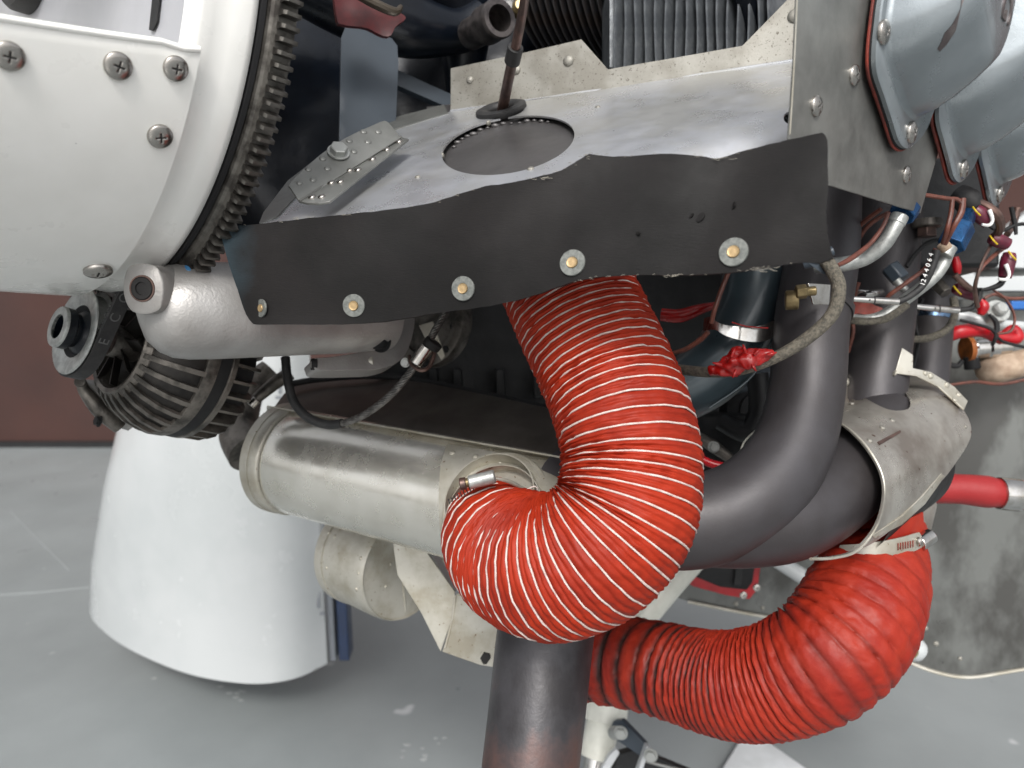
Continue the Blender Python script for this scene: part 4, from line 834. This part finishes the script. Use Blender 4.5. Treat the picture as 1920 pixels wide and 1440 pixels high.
us_ = P('upstand_flange', sheet([(845, 208), (845, 128), (960, 104), (1090, 74), (1140, 130), (1392, 86), (1500, -25), (1503, 113), (1150, 165), (993, 189)], FD, .0012, step=25, wob=.0004), MT['flange'], bt, smooth=60)
fl2 = sheet([(845, 208), (845, 128), (960, 104), (1090, 74), (1140, 130), (1392, 86), (1500, -25), (1503, 113), (1150, 165), (993, 189)], FD, .0012)
rivets(fl2, [(881, 150, 7), (968, 131, 9), (1066, 114, 10.5), (1490, 30, 13)], RIVETG, us_)
P('bend', tube([(845, 208, .5985, 2), (993, 188, .573, 2.5), (1200, 157, .542, 3), (1490, 113, .498, 3)], 10, 4), MT['tray'], bt)
rivets(tray, [(783, 332, 5.5), (995, 317, 7), (916, 231, 5), (1121, 201, 5), (880, 325, 6)], RIVETG, tr_)
P('side_lip', sheet([(486, 418), (494, 398), (540, 338), (600, 292), (660, 254), (740, 220), (832, 196), (840, 212), (745, 240), (670, 278), (612, 318), (560, 362), (520, 405)], lambda x, y: TD(x, y) - .003, .0015, step=14), MT['lip'], bt, smooth=60)
P('sub_plate', sheet([(800, 200), (1110, 170), (1110, 340), (800, 380)], lambda x, y: TD(x, y) + .018, .001), MT['subp'], bt)
sl = []
for k in range(15):
    tt_ = -2.75 + k * .135; x = 955 + 112 * math.cos(tt_) ; y = 275 + 44 * math.sin(tt_) - 17 * math.cos(tt_) + random.uniform(-2, 2); R = random.uniform(.0008, .0019)
    c = at(x, y, TD(x, y) + .0165); V, Fc = lathe(c, cr, [(R * math.sin(math.pi * q / 7) + 1e-5, -1.8 * R * math.cos(math.pi * q / 7)) for q in range(8)], 10); sl.append((V, Fc))
P('sealant_bead', join(*sl), MT['subp'], bt)
# angle bracket
br = thing('angle_bracket', 'grey riveted angle bracket with one hex bolt on the left end of the tray', 'bracket', at(640, 370, .45))
BU = plane((545, 350, .440), (728, 228, .500), (562, 376, .436)); BL = plane((562, 376, .436), (765, 258, .497), (620, 378, .421))
up = sheet(spl([(543, 350), (545, 340), (600, 290), (650, 257), (700, 234), (722, 226), (735, 236), (752, 258)], 2) + [(562, 378), (555, 368)], BU, .0015)
lo = sheet([(561, 377), (752, 257), (766, 260), (700, 312), (640, 360), (618, 377), (600, 381), (575, 380)], BL, .0015)
ul_ = P('upright_leg', up, MT['lip'], br, bevel=.0003); fl_ = P('foot_leg', lo, MT['lip'], br, bevel=.0003)
P('bend', tube([(561, 377, .434, 3), (752, 257, .503, 3)], 8, 2), MT['plate'], br)
rivets(up, [(561, 343, 5.9), (587, 337, 6.5), (578, 317, 6.5), (605, 297, 7.2), (614, 316, 6.5), (655, 264, 6.5), (682, 247, 6.5), (690, 266, 6.5), (664, 284, 6.5), (709, 247, 6.5)], RIVETL, ul_)
rivets(lo, [(585, 370, 7.8), (603, 369, 7.8), (621, 343, 7.8), (638, 341, 7.8), (655, 320, 7.8), (671, 319, 7.8), (683, 300, 7.8), (698, 299, 7.8), (710, 283, 7.8), (725, 281, 7.8), (733, 268, 7.8), (748, 266, 7.8)], RIVETS, fl_)
p, n = hit(up, 634, 288); inst('bolt', HEXS, p + n * .001, n, 21 * .46 / F, ul_, spin=.3)
# grommet and rod
g0 = at(940, 208, TD(940, 208)); gn = (at(940, 160, .5) - at(940, 240, .5)).normalized()
e1_ = (at(990, 200, TD(990, 200)) - g0); e2_ = (at(940, 230, TD(940, 230)) - g0); gn = e1_.cross(e2_).normalized(); gn = gn if gn.dot(CAM - g0) > 0 else -gn
rg_ = 48 * .57 / F
P('grommet', lathe(g0, gn, [(rg_ * .55, -.003), (rg_ * .5, 0), (rg_ * .55, .003), (rg_ * .8, .0042), (rg_ * .98, .003), (rg_, .0005), (rg_ * .94, -.002)], 40), MT['blackr'], None, 'black oval rubber grommet in the tray round the brown rod', 'grommet', smooth=60)
cr_ = thing('control_rod', 'coppery control rod with black sleeve going down through the grommet', 'rod', at(940, 215, .56))
P('upper_rod', tube([(990, -60, .44, 9), (984, 0, .455, 9), (966, 92, .49, 9)], 18, 4), MT['rod'], cr_)
P('sleeve', tube([(967, 88, .489, 15), (960, 117, .50, 15)], 24, 1), MT['blackr'], cr_, bevel=.0006)
P('lower_rod', tube([(961, 112, .50, 10), (940, 215, .565, 10)], 20, 1), MT['rod'], cr_)
# ============================================================ FINS
cf_ = thing('finned_casting', 'row of upright grey cooling fins behind the speckled flange', 'cylinder head', at(1300, 130, .6))
UE = Vector((math.cos(.7315), -math.sin(.7315), 0))
for k in range(16):
    px = 1152 + k * 19.2 + (k > 7) * 1; d = .60 - k * .0042; q = at(px, 60, d)
    fz = [q + Vector((0, 0, zz)) + A * 0 for zz in (.09, -.04)]
    j = .0004 * math.sin(k * 2.3)
    V = []; 
    for z in np.linspace(.09, -.045, 12):
        wv = UE * (.0007 * math.sin(z * 70 + k)); 
        for (aa, ww) in ((0, .0007), (.0015, .0012), (.10, .0014)):
            V.append(q + cu * z + A * aa + wv - UE * ww); V.append(q + cu * z + A * aa + wv + UE * ww)
    Fc = []
    ordr = [0, 1, 3, 5, 4, 2]
    for i in range(11):
        for a, b in zip(ordr, ordr[1:] + ordr[:1]): Fc.append((i * 6 + a, i * 6 + b, (i + 1) * 6 + b, (i + 1) * 6 + a))
    Fc.append(tuple(ordr)); Fc.append(tuple(66 + a for a in ordr))
    P('fin', (V, Fc), MT['fin'], cf_, smooth=40)
P('head_core', box(at(1300, 20, .69) + A * .02, UE * .13, A * .03, cu * .12), MT['dark'], cf_, smooth=0)
P('side_wall', sheet([(1143, -40), (1160, -40), (1164, 128), (1143, 128)], lambda x, y: .61, .05), MT['fin'], cf_, bevel=.001)
P('casting_boss', tube([(1395, -40, .545, 30), (1412, 40, .56, 24), (1400, 110, .57, 14)], 20, 4), MT['navy'], cf_)
cb = thing('cylinder_barrel', 'dark curved barrel fins left of the upright head fins', 'cylinder', at(1050, 100, .64))
for k in range(14):
    c = at(1062 + k * 13.5, -40, .735 - k * .003); c = c + UE * 0
    P('fin', lathe(c, UE, [(.05, -.0010), (.0845, -.0009), (.0852, 0), (.0845, .0009), (.05, .0010)], 56), MT['finb'], cb, smooth=50)
P('barrel', lathe(at(1040, -40, .74), UE, [(.0, 0), (.066, 0), (.066, .12), (.0, .12)], 40), MT['dark'], cb)
P('glow_nut', lathe(at(975, 12, .63), -cf, [(.007, -.01), (.007, 0), (.004, .004)], 16, cap1=True), MT['brassy'], None, 'small brass nut beside the control rod at the top edge', 'nut')
# ============================================================ SIDE PLATE AND ROCKER COVERS
O0 = at(1690, 288, .435); E1 = Vector((math.sin(.80) * math.cos(.139), math.cos(.80) * math.cos(.139), -math.sin(.139))).normalized()
UU = Vector((math.cos(.80), -math.sin(.80), 0)); E2 = UU.cross(E1); E2 = E2 if E2.z > 0 else -E2
def pdp(off):                   # depth on the plate plane, shifted off metres towards the outside
    def fn(x, y): r = ray(x, y); o = O0 + UU * off - CAM; return o.dot(UU) / r.dot(UU)
    return fn
PD = pdp(-.0045)
sp_ = thing('side_plate', 'dark grey side baffle plate carrying pan head screws and the nearest rocker cover', 'plate', at(1640, 380, .4))
plt = sheet([(1497, -40), (1490, 120), (1480, 262), (1535, 345), (1560, 349), (1726, 400), (1760, 285), (1775, 230), (1790, 150), (1800, -40)], PD, .0014)
pl_ = P('plate', plt, MT['plate'], sp_, bevel=.0003)
P('bright_edge', tube([(1496, -40, PD(1496, -40) - .0003, 1.6), (1489, 120, PD(1489, 120) - .0003, 1.6), (1481, 252, PD(1481, 252) - .0003, 1.6)], 8, 4), MT['alu2'], sp_)
for x, y, r in ((1600, 141, 19), (1529, 199, 19.5), (1698, 327, 16)):
    p, n = hit(plt, x, y); d = (p - CAM).dot(cf); inst('screw', SCREW, p + n * .0003, n, (r * d / F, r * d / F, r * d / F * 1.15), pl_, spin=.5)
def oc(pts, n=3): return spl(pts, n, True)
OUT = [(-.0069, -.0008), (.0027, .0002), (.0118, .0049), (.0244, .0133), (.033, .026), (.036, .045), (.036, .17), (.02, .195), (-.017, .205), (-.055, .195), (-.07, .17), (-.0699, .0676), (-.0694, .0521), (-.0675, .0368), (-.0619, .0265), (-.0466, .018), (-.0305, .0091), (-.0168, .0013)]
def ring_at(pts, o, w): return [o + E1 * u + E2 * v + UU * w for u, v in pts]
BOD = [(-.004, .020), (.006, .022), (.018, .030), (.026, .045), (.028, .07), (.028, .15), (.01, .165), (-.017, .17), (-.045, .165), (-.060, .15), (-.061, .07), (-.060, .05), (-.052, .038), (-.035, .030), (-.018, .022)]
def bs(k, dz): return [(-.016 + (u + .016) * k, v + dz * (1 - v / .17)) for u, v in BOD]
labs = ['nearest silver-grey rocker cover with peeled paint, on the side plate', 'second silver-grey rocker cover, half hidden behind the nearest one', 'third silver-grey rocker cover cut by the right edge of the photo']
TXT = text_mesh('LYCOMING', .024, .0007); TXT.materials.append(MT['bare']); LAT = mesh('lockwire_stub', tube_w([Vector((0, 0, 0)), Vector((.004, 0, .01)), Vector((.001, .002, .02))], [.0005] * 3, 6), MT['brassy'])
for k, sft in enumerate((0, .108, .208)):
    o = O0 + E1 * sft
    rc_ = thing('rocker_cover', labs[k], 'rocker cover', o, 'rocker covers along the cylinder bank')
    sm = lambda L: oc(L, 3)
    P('gasket', loft([ring_at(sm([(-.017 + (u + .017) * .985, .1 + (v - .1) * .985) for u, v in OUT]), o, w) for w in (-.002, -.0005)]), MT['gasket'], rc_, bevel=.0004, smooth=40)
    if k == 0: P('gasket_lip', loft([ring_at(sm([(-.017 + (u + .017) * .965, v * .97 + .0025) for u, v in OUT]), o, w) for w in (-.0005, .0006)]), MT['dark'], rc_, smooth=40)
    L_ = [ring_at(sm([(-.017 + (u + .017) * s, .1 + (v - .1) * s) for u, v in OUT]), o, w) for s, w in ((.97, .0007), (.97, .003), (.955, .0038))]
    fg_ = P('flange', loft(L_), MT['teal'], rc_, smooth=40)
    b = o
    Ls = [ring_at(sm(bs(kk, dz)), b, w) for kk, dz, w in ((1.04, -.002, .0036), (1.0, 0, .0045), (.985, .001, .007), (.94, .004, .014), (.87, .010, .023), (.78, .018, .032), (.72, .025, .0385), (.68, .029, .0415), (.63, .033, .0428), (.5, .045, .0434), (.2, .07, .0436))]
    cs_ = P('cover_shell', loft(Ls), MT['teal'], rc_, smooth=60)
    for (u, v) in ((-.063, .048), (-.002, .0115), (.031, .055), (-.063, .12)):
        inst('screw', SCREW, o + E1 * u + E2 * v + UU * .0045, UU, .0062, fg_, spin=1)
    inst('raised_lettering', TXT, b - E1 * .006 + E2 * .125 + UU * .0436, UU, 1, cs_, xdir=E2 * -1)
    if k == 0:
        pts = spl([(-.0275, .125), (-.0285, .11), (-.0305, .098), (-.0285, .088), (-.0255, .078), (-.0225, .076), (-.0215, .085), (-.0235, .1), (-.022, .115), (-.023, .13)], 3, True)
        cs = loft(Ls); pv = []
        for u, v in pts: pass
        m = sheet([(1815, -20), (1800, 20), (1785, 48), (1772, 62), (1765, 80), (1758, 92), (1762, 97), (1775, 84), (1792, 58), (1801, 20), (1806, -20)], lambda x, y: (hit(cs, x, y)[0] - CAM).dot(cf) - .0004, .0003, step=7)
        P('peeled_patch', m, MT['bare'], rc_)
# ============================================================ RUBBER FLAP
fp = thing('rubber_flap', 'black rubber baffle seal strip with washers and bronze rivets across the engine', 'rubber seal', at(1000, 600, .42))
def fdn(x, y):
    b = .442 + (x - 415) * (.338 - .442) / 1140.
    return b - .010 * math.sin(max(0, min(1, (y - 260) / 330)) * 2.2) + .0018 * math.sin(x / 95.) + .0015 * math.sin(x / 41. + y / 60.)
top_ = spl([(415, 430), (440, 424), (485, 419), (560, 411), (640, 402), (720, 394), (800, 382), (860, 364), (910, 350), (960, 342), (1010, 330), (1045, 322), (1075, 306), (1104, 289)], 4) + spl([(1108, 289), (1150, 293), (1200, 291), (1260, 288), (1310, 292), (1345, 297), (1385, 286), (1440, 272), (1500, 258), (1541, 249)], 3)
bot_ = spl([(1541, 249), (1551, 262), (1552, 310), (1553, 350), (1549, 395), (1552, 440), (1558, 470), (1562, 483)], 3) + spl([(1562, 483), (1540, 492), (1500, 492), (1440, 502), (1370, 511), (1290, 515), (1240, 516), (1150, 517), (1090, 524), (1040, 540), (1000, 554), (930, 572), (870, 580), (800, 590), (720, 603), (640, 608), (560, 608), (476, 608)], 4) + spl([(476, 608), (462, 590), (446, 545), (430, 500), (417, 450), (415, 432)], 3)
fo = [tuple(p) for p in top_[:-1]] + [tuple(p) for p in bot_[:-1]]; fo2 = []
for i, p in enumerate(fo):
    if not fo2 or math.hypot(p[0] - fo2[-1][0], p[1] - fo2[-1][1]) > 2: fo2.append((p[0], p[1] + random.uniform(-1, 1) * .8))
flap = sheet(fo2, fdn, .0022, step=12, wob=.0009, wf=30)
stp = P('strip', flap, MT['rubber'], fp, smooth=60)
for x, y, r in ((491, 578, 17), (664, 573, 21.5), (869, 541, 23), (1074, 493, 25), (1376, 473, 27.5)):
    p, n = hit(flap, x, y); d = (p - CAM).dot(cf)
    if x < 500: n = (n - cr * .5).normalized()
    inst('washer', WASH, p + n * .0002, n, r * d / F, stp); inst('rivet', EYE, p + n * .0003, n, r * d / F, stp)
def gouge(x, y, w_, h_, a):
    pts = [(x + w_ * math.cos(t) * math.cos(a) - h_ * math.sin(t) * math.sin(a), y + w_ * math.cos(t) * math.sin(a) + h_ * math.sin(t) * math.cos(a)) for t in np.linspace(0, 2 * math.pi, 9)[:-1]]
    P('cut_flake', sheet(pts, lambda px, py: fdn(px, py) - .0012 - .0006 * math.sin((px - x) / w_ * 1.5), .0008, step=4), MT['rubber'], fp)
gouge(1313, 407, 11, 6, -.9); gouge(1296, 404, 6, 2, -.9); gouge(1196, 437, 4, 3, 0); gouge(1375, 385, 2, 8, .3)
thr = []
for i in range(70):
    L_ = top_[6:-8] if i % 3 else bot_[32:56]; q = L_[random.randrange(len(L_))]; x, y = q[0] + random.uniform(-10, 10), q[1] + random.uniform(-2, 2)
    d = fdn(x, y) - .001; a = random.uniform(-.3, .2); l = random.uniform(3, 9)
    thr.append(tube([(x, y, d, .3), (x + l * .5 * math.cos(a), y + l * .5 * math.sin(a) - 1, d - .0005, .35), (x + l * math.cos(a), y + l * math.sin(a), d - .0004, .35)], 4, 2))
for x0, y0, n_ in ((1345, 297, 5), (1000, 333, 5), (1430, 504, 14), (1250, 517, 6)):
    for i in range(n_):
        x, y = x0 + random.uniform(-25, 25), y0 + random.uniform(-3, 3); l = random.uniform(6, 16); a = random.uniform(-.35, .45); d = fdn(x, y) - .0015
        thr.append(tube([(x, y, d, .3), (x + l * .5 * math.cos(a), y + l * .5 * math.sin(a) + 1, d - .0006, .35), (x + l * math.cos(a), y + l * math.sin(a), d - .001, .35)], 4, 2))
P('frayed_threads', join(*thr), M('frayed_thread', (150, 145, 134), .8), fp, kind='stuff')
# ============================================================ PIPES AND WIRING, RIGHT
def bent(name, ctrl, mat, lab, cat, seg=16): return P(name, tube(ctrl, seg, 8), MT[mat], None, lab, cat)
fa = thing('fuel_fitting', 'bent silver tube with blue fitting under the corner of the grey plate', 'fitting', at(1640, 480, .48))
P('tube', tube([(1684, 412, .475, 15), (1674, 432, .475, 14), (1655, 460, .478, 14), (1620, 485, .485, 14), (1575, 496, .49, 14), (1530, 498, .50, 14)], 24, 8), MT['zinc'], fa)
P('collar', tube([(1688, 404, .475, 16), (1680, 420, .475, 16)], 24, 1), MT['zinc'], fa, bevel=.0005)
P('blue_nut', tube([(1700, 388, .485, 26), (1690, 405, .482, 24)], 8, 1), MT['blue'], fa, bevel=.0006, smooth=20)
fb = thing('fuel_fitting', 'bent silver tube with blue hex nut beside the brown wires', 'fitting', at(1720, 560, .55))
P('tube', tube([(1778, 470, .55, 12), (1765, 500, .55, 12), (1745, 525, .552, 11), (1700, 560, .56, 11), (1660, 590, .565, 11), (1620, 600, .57, 10), (1570, 592, .58, 9)], 20, 8), MT['zinc'], fb)
P('blue_nut', tube([(1803, 424, .555, 25), (1783, 462, .55, 25)], 6, 1), MT['blue'], fb, bevel=.0008, smooth=20)
P('blue_neck', tube([(1815, 398, .565, 16), (1800, 430, .555, 19)], 18, 1), MT['blue'], fb)
P('collar', tube([(1780, 462, .545, 15), (1770, 480, .545, 14)], 18, 1), MT['zinc'], fb, bevel=.0005)
P('tie', tube([(1766, 456, .53, 11), (1776, 468, .53, 11)], 12, 1), MT['tan'], fb, bevel=.0006)
bent('sense_line', [(1560, 594, .56, 5), (1610, 602, .55, 7), (1660, 598, .55, 7), (1700, 572, .555, 7)], 'braid', 'thin grey hose crossing in front of the second riser below the silver probe', 'hose')
bent('sense_line', [(1700, 636, .66, 6), (1740, 634, .66, 7), (1775, 618, .66, 7), (1790, 590, .67, 7), (1788, 560, .68, 7)], 'braid', 'thin grey hose crossing in front of the rearmost riser', 'hose')
for q, (x, y, d, ps, lab) in enumerate(((1638, 563, .53, [(1592, 560), (1684, 566)], 'silver temperature probe in front of the first gap between risers, with black lead'), (1760, 579, .62, [(1712, 574), (1797, 582)], 'silver temperature probe in front of the rearmost riser'))):
    e = thing('temperature_probe', lab, 'probe', at(x, y, d), 'temperature probes on the exhaust risers')
    P('stem', tube([(ps[0][0], ps[0][1], d, 5), (x, y, d, 6.5), (ps[1][0], ps[1][1], d, 6.5)], 16, 3), MT['chrome'], e)
    P('lead', tube(([(1684, 566, .53, 6), (1705, 556, .53, 6), (1730, 535, .53, 6.5), (1748, 500, .525, 7), (1756, 470, .525, 7)] if q == 0 else [(1797, 582, .62, 5), (1822, 577, .62, 5), (1835, 560, .62, 5), (1838, 540, .62, 5)]), 14, 6), MT['blackr'], e)
    P('tie', tube([(x + 2, y - 8, d - .006, 1.2), (x + 3, y, d - .0065, 1.2), (x + 1, y + 8, d - .006, 1.2)], 6, 3), MT['dark'], e)
me = text_mesh('12 4 4 0 6 4', .0065, .0001); me.materials.append(MT['wht'])
inst('lead_marking', me, at(1738, 505, .5205), -cf, .75, None, xdir=at(1752, 472, .52) - at(1734, 535, .52), label='white printed characters on the black probe lead beside the silver tube', cat='marking')
wires = [
 ([(1730, 365, .50, 4), (1750, 368, .50, 4), (1775, 372, .50, 4), (1795, 374, .50, 4), (1803, 382, .50, 4)], 'brown', 'flat reddish wire running left to right from the plate corner'),
 ([(1786, 372, .50, 4), (1783, 400, .50, 4.5), (1776, 430, .50, 4.5), (1768, 456, .51, 4)], 'brown', 'left of the two reddish wires dropping to the blue hex nut'),
 ([(1806, 372, .50, 5), (1802, 398, .50, 6), (1788, 425, .50, 5), (1772, 458, .51, 4)], 'brown', 'right of the two reddish wires dropping to the blue hex nut'),
 ([(1666, 398, .47, 4), (1655, 425, .47, 4), (1630, 458, .47, 4.5), (1595, 485, .46, 5), (1570, 498, .45, 4)], 'brown', 'dark brown wire lying along the silver bent tube'),
 ([(1652, 392, .52, 4), (1625, 412, .53, 4.5), (1602, 432, .54, 4)], 'brown', 'short brown wire slanting into the shade under the plate'),
 ([(1754, 466, .53, 4), (1738, 500, .535, 4), (1700, 530, .54, 4), (1672, 550, .545, 4), (1660, 562, .55, 4)], 'brown', 'brown wire behind the black lead, reaching the silver probe'),
 ([(1815, 372, .56, 7), (1845, 384, .56, 8), (1868, 402, .56, 9), (1876, 425, .57, 8), (1866, 444, .58, 7)], 'rod', 'thick dark cable arching over the maroon connectors'),
 ([(1908, 390, .62, 7), (1900, 420, .62, 6), (1888, 440, .61, 6)], 'rod', 'dark cable dropping from the third rocker cover'),
 ([(1862, 452, .585, 3), (1845, 485, .58, 3), (1832, 520, .58, 3.5), (1828, 545, .59, 4), (1833, 575, .60, 4.5)], 'rod', 'dark wire descending straight from the middle maroon connector'),
 ([(1886, 462, .59, 4), (1865, 478, .585, 4), (1845, 497, .58, 3.5), (1833, 515, .58, 3)], 'brown', 'brown wire looping left of the lower maroon connector'),
 ([(1884, 520, .60, 5), (1874, 534, .60, 5.5), (1852, 542, .60, 4), (1838, 543, .60, 3)], 'dark', 'black wire looping under the lower maroon connector'),
 ([(1860, 542, .61, 2), (1885, 560, .61, 2.2), (1900, 585, .61, 2.4), (1902, 605, .61, 2.4), (1893, 622, .61, 2.6), (1870, 626, .61, 2)], 'brown', 'thin brown wire looping down over the white tube'),
 ([(1790, 515, .62, 6), (1805, 530, .62, 6), (1825, 545, .62, 5)], 'rod', 'dark wire end beside the red cap near the rear riser'),
 ([(1780, 722, .78, 2.5), (1830, 716, .78, 3), (1880, 720, .78, 3), (1950, 705, .78, 3)], 'brown', 'long brown wire crossing the firewall below the beige sleeve'),
 ([(1896, 388, .60, 4), (1903, 420, .60, 4), (1905, 440, .60, 3)], 'dark', 'black wire beside the dark cable at the right'),
 ([(1370, 520, .62, 3), (1440, 525, .61, 3), (1520, 512, .60, 3)], 'brown', 'thin brown wire in the shade above the yellow bolt'),
]
wires += [
 ([(1600, 470, .58, 4), (1622, 430, .57, 4), (1660, 402, .56, 4), (1700, 392, .55, 4)], 'brown', 'brown wire arching behind the upper silver bent tube'),
 ([(1700, 500, .60, 4), (1722, 470, .60, 4), (1748, 452, .60, 4), (1790, 448, .60, 4)], 'dark', 'black wire crossing behind the blue hex nut'),
 ([(1590, 660, .60, 3.5), (1600, 620, .59, 3.5), (1596, 580, .59, 3.5), (1610, 530, .58, 3.5)], 'brown', 'brown wire rising in the gap between the first and second risers'),
 ([(1712, 690, .68, 3), (1722, 640, .67, 3), (1716, 600, .67, 3), (1730, 560, .66, 3)], 'dark', 'black wire rising in the gap between the second and rearmost risers'),
 ([(1840, 400, .60, 3.5), (1858, 425, .60, 3.5), (1880, 432, .60, 3.5), (1915, 420, .60, 3.5), (1990, 425, .60, 3.5)], 'dark', 'black wire leaving to the right edge above the lower maroon sleeve'),
 ([(1800, 600, .74, 3), (1830, 608, .735, 3), (1860, 618, .73, 3), (1880, 640, .735, 3), (1940, 655, .74, 3)], 'dark', 'black wire lying over the white tube and red strap'),
 ([(1845, 560, .70, 3), (1865, 552, .70, 3), (1900, 560, .70, 3), (1990, 552, .70, 3)], 'brown', 'brown wire running to the right edge over the small blue connector'),
]
for c_, mt_, lab in wires: P('wire', tube(c_, 10, 6), MT[mt_], None, lab, 'wire', 'wires around the rocker covers')
for (a_, b_, r_, d_, lab) in (((1826, 392), (1853, 418), 14, .56, 'upper maroon sleeve with yellow wires and white tie'), ((1858, 446), (1890, 458), 13, .58, 'middle maroon sleeve under the thick cable'), ((1893, 475), (1884, 520), 13, .595, 'lower maroon sleeve hanging in front of the white panel'), ((1790, 540), (1835, 556), 12, .63, 'dark maroon sleeve beside the rear riser')):
    e = thing('connector_sleeve', lab, 'connector', at(b_[0], b_[1], d_), 'maroon connector sleeves')
    P('sleeve', tube([(a_[0], a_[1], d_, r_ * .8), ((a_[0] * 3 + b_[0]) / 4, (a_[1] * 3 + b_[1]) / 4, d_, r_), ((a_[0] + b_[0]) / 2, (a_[1] + b_[1]) / 2, d_, r_), (b_[0], b_[1], d_, r_ * .85)], 18, 4), MT['maroon'], e)
    dd = d_ - .008
    P('yellow_wire', tube([(a_[0] - 2, a_[1] - 4, dd + .003, 1.5), (a_[0] + 4, a_[1] + 4, dd, 1.6), (a_[0] + 12, a_[1] + 12, dd + .001, 1.5)], 8, 4), MT['yellow'], e)
    if lab[0] in 'ul': P('white_tie', tube([(b_[0] - 12, b_[1] + 3, dd, 2.5), (b_[0] + 2, b_[1] + 4, dd, 3), (b_[0] + 8, b_[1] - 6, dd, 3), (b_[0] + 2, b_[1] - 24, dd + .002, 4)], 8, 5), MT['wht'], e)
P('silicone_plug', tube([(1791, 482, .64, 6), (1794, 500, .64, 8), (1796, 514, .64, 5)], 12, 4), MT['strap'], None, 'small bright red cap beside the rear riser', 'cap')
P('cable_boot', tube([(1795, 362, .57, 18), (1815, 378, .565, 24), (1818, 396, .57, 18)], 18, 4), MT['blackr'], None, 'black rubber boot under the second rocker cover', 'boot')
for x, y, s, d, lab in ((1738, 412, 20, .60, 'bronze-grey flange nut under the second rocker cover'), (1812, 465, 17, .70, 'bronze-grey flange nut beside the blue hex nut')):
    e = thing('flange_nut', lab, 'nut', at(x, y + 20, d), 'flange nuts under the cylinder heads')
    P('collar', lathe(at(x, y, d), -cu, [(.0, 0), (s * 1.3 * d / F, 0), (s * 1.3 * d / F, .006), (s * .9 * d / F, .007)], 24), MT['castd'], e, bevel=.0005)
    P('hex', lathe(at(x, y + 14, d), -cu, [(.0, 0), (s * .9 * d / F, 0), (s * .9 * d / F, .008), (.0, .008)], 6), MT['rod'], e, bevel=.0008, smooth=20)
P('drain_nut', tube([(1668, 500, .58, 18), (1690, 525, .575, 18)], 6, 1), MT['slate'], None, 'grey hex fitting between the two silver bent tubes', 'fitting', bevel=.001, smooth=20)
P('drain_tip', tube([(1680, 525, .572, 8), (1698, 545, .57, 7)], 12, 1), MT['zinc'], None, 'small silver pipe tip below the grey hex fitting', 'fitting')
P('spark_lead_nut', tube([(1755, 530, .70, 14), (1775, 550, .69, 12)], 6, 1), MT['castd'], None, 'worn hex fitting in the gap before the rearmost riser', 'fitting', bevel=.001, smooth=20)
P('ribbed_port', join(*[lathe(at(1800, 350 + 0, .72) + cu * (-.004 * k), cu, [(.0, 0), (.03, 0), (.03, .0016), (.0, .0016)], 24) for k in range(4)]), MT['sump'], None, 'dark finned port under the rocker covers', 'port')
# ============================================================ NOSE GEAR LEG, LOWER MIDDLE
ng = thing('nose_gear_leg', 'white nose gear leg with collar and dark steering links at the bottom', 'landing gear', at(1120, 1500, .9))
P('strut', tube([(1150, 1230, .92, 40), (1133, 1352, .90, 41)], 32, 1), MT['cream'], ng, bevel=.001)
P('lower_strut', tube([(1132, 1350, .90, 31), (1117, 1420, .89, 31)], 32, 1), MT['cream'], ng, bevel=.001)
P('piston', tube([(1118, 1415, .89, 21), (1105, 1500, .88, 21)], 28, 1), MT['chrome'], ng)
L1 = plane((1150, 1360, .86), (1210, 1400, .84), (1140, 1400, .86))
P('upper_link', sheet([(1150, 1352), (1166, 1350), (1212, 1398), (1206, 1422), (1150, 1384), (1140, 1374)], L1, .01), MT['slate'], ng, bevel=.001)
P('lower_link', sheet([(1206, 1402), (1240, 1425), (1300, 1450), (1300, 1500), (1130, 1500), (1160, 1415)], lambda x, y: L1(1200, 1400) + .03, .012), MT['sump'], ng, bevel=.001)
P('side_arm', sheet([(1212, 1400), (1220, 1402), (1186, 1500), (1176, 1500)], lambda x, y: .83, .012), MT['pale'], ng, bevel=.001)
P('scissor_plate', sheet([(1140, 1420), (1156, 1405), (1162, 1412), (1120, 1480), (1110, 1480)], lambda x, y: .85, .008), MT['pale'], ng, bevel=.0006)
for x, y in ((1164, 1374), (1220, 1416)): inst('bolt', HEXS, at(x, y, .825), -cf - cr * .3, 13 * .83 / F, ng)
P('gear_bolt', tube([(1150, 1374, .845, 12), (1164, 1374, .83, 12)], 16, 1), MT['zinc'], ng, bevel=.0006)
P('steering_bar', tube([(1205, 1425, .86, 3), (1260, 1440, .87, 3), (1330, 1455, .88, 3)], 8, 3), MT['chrome'], ng)
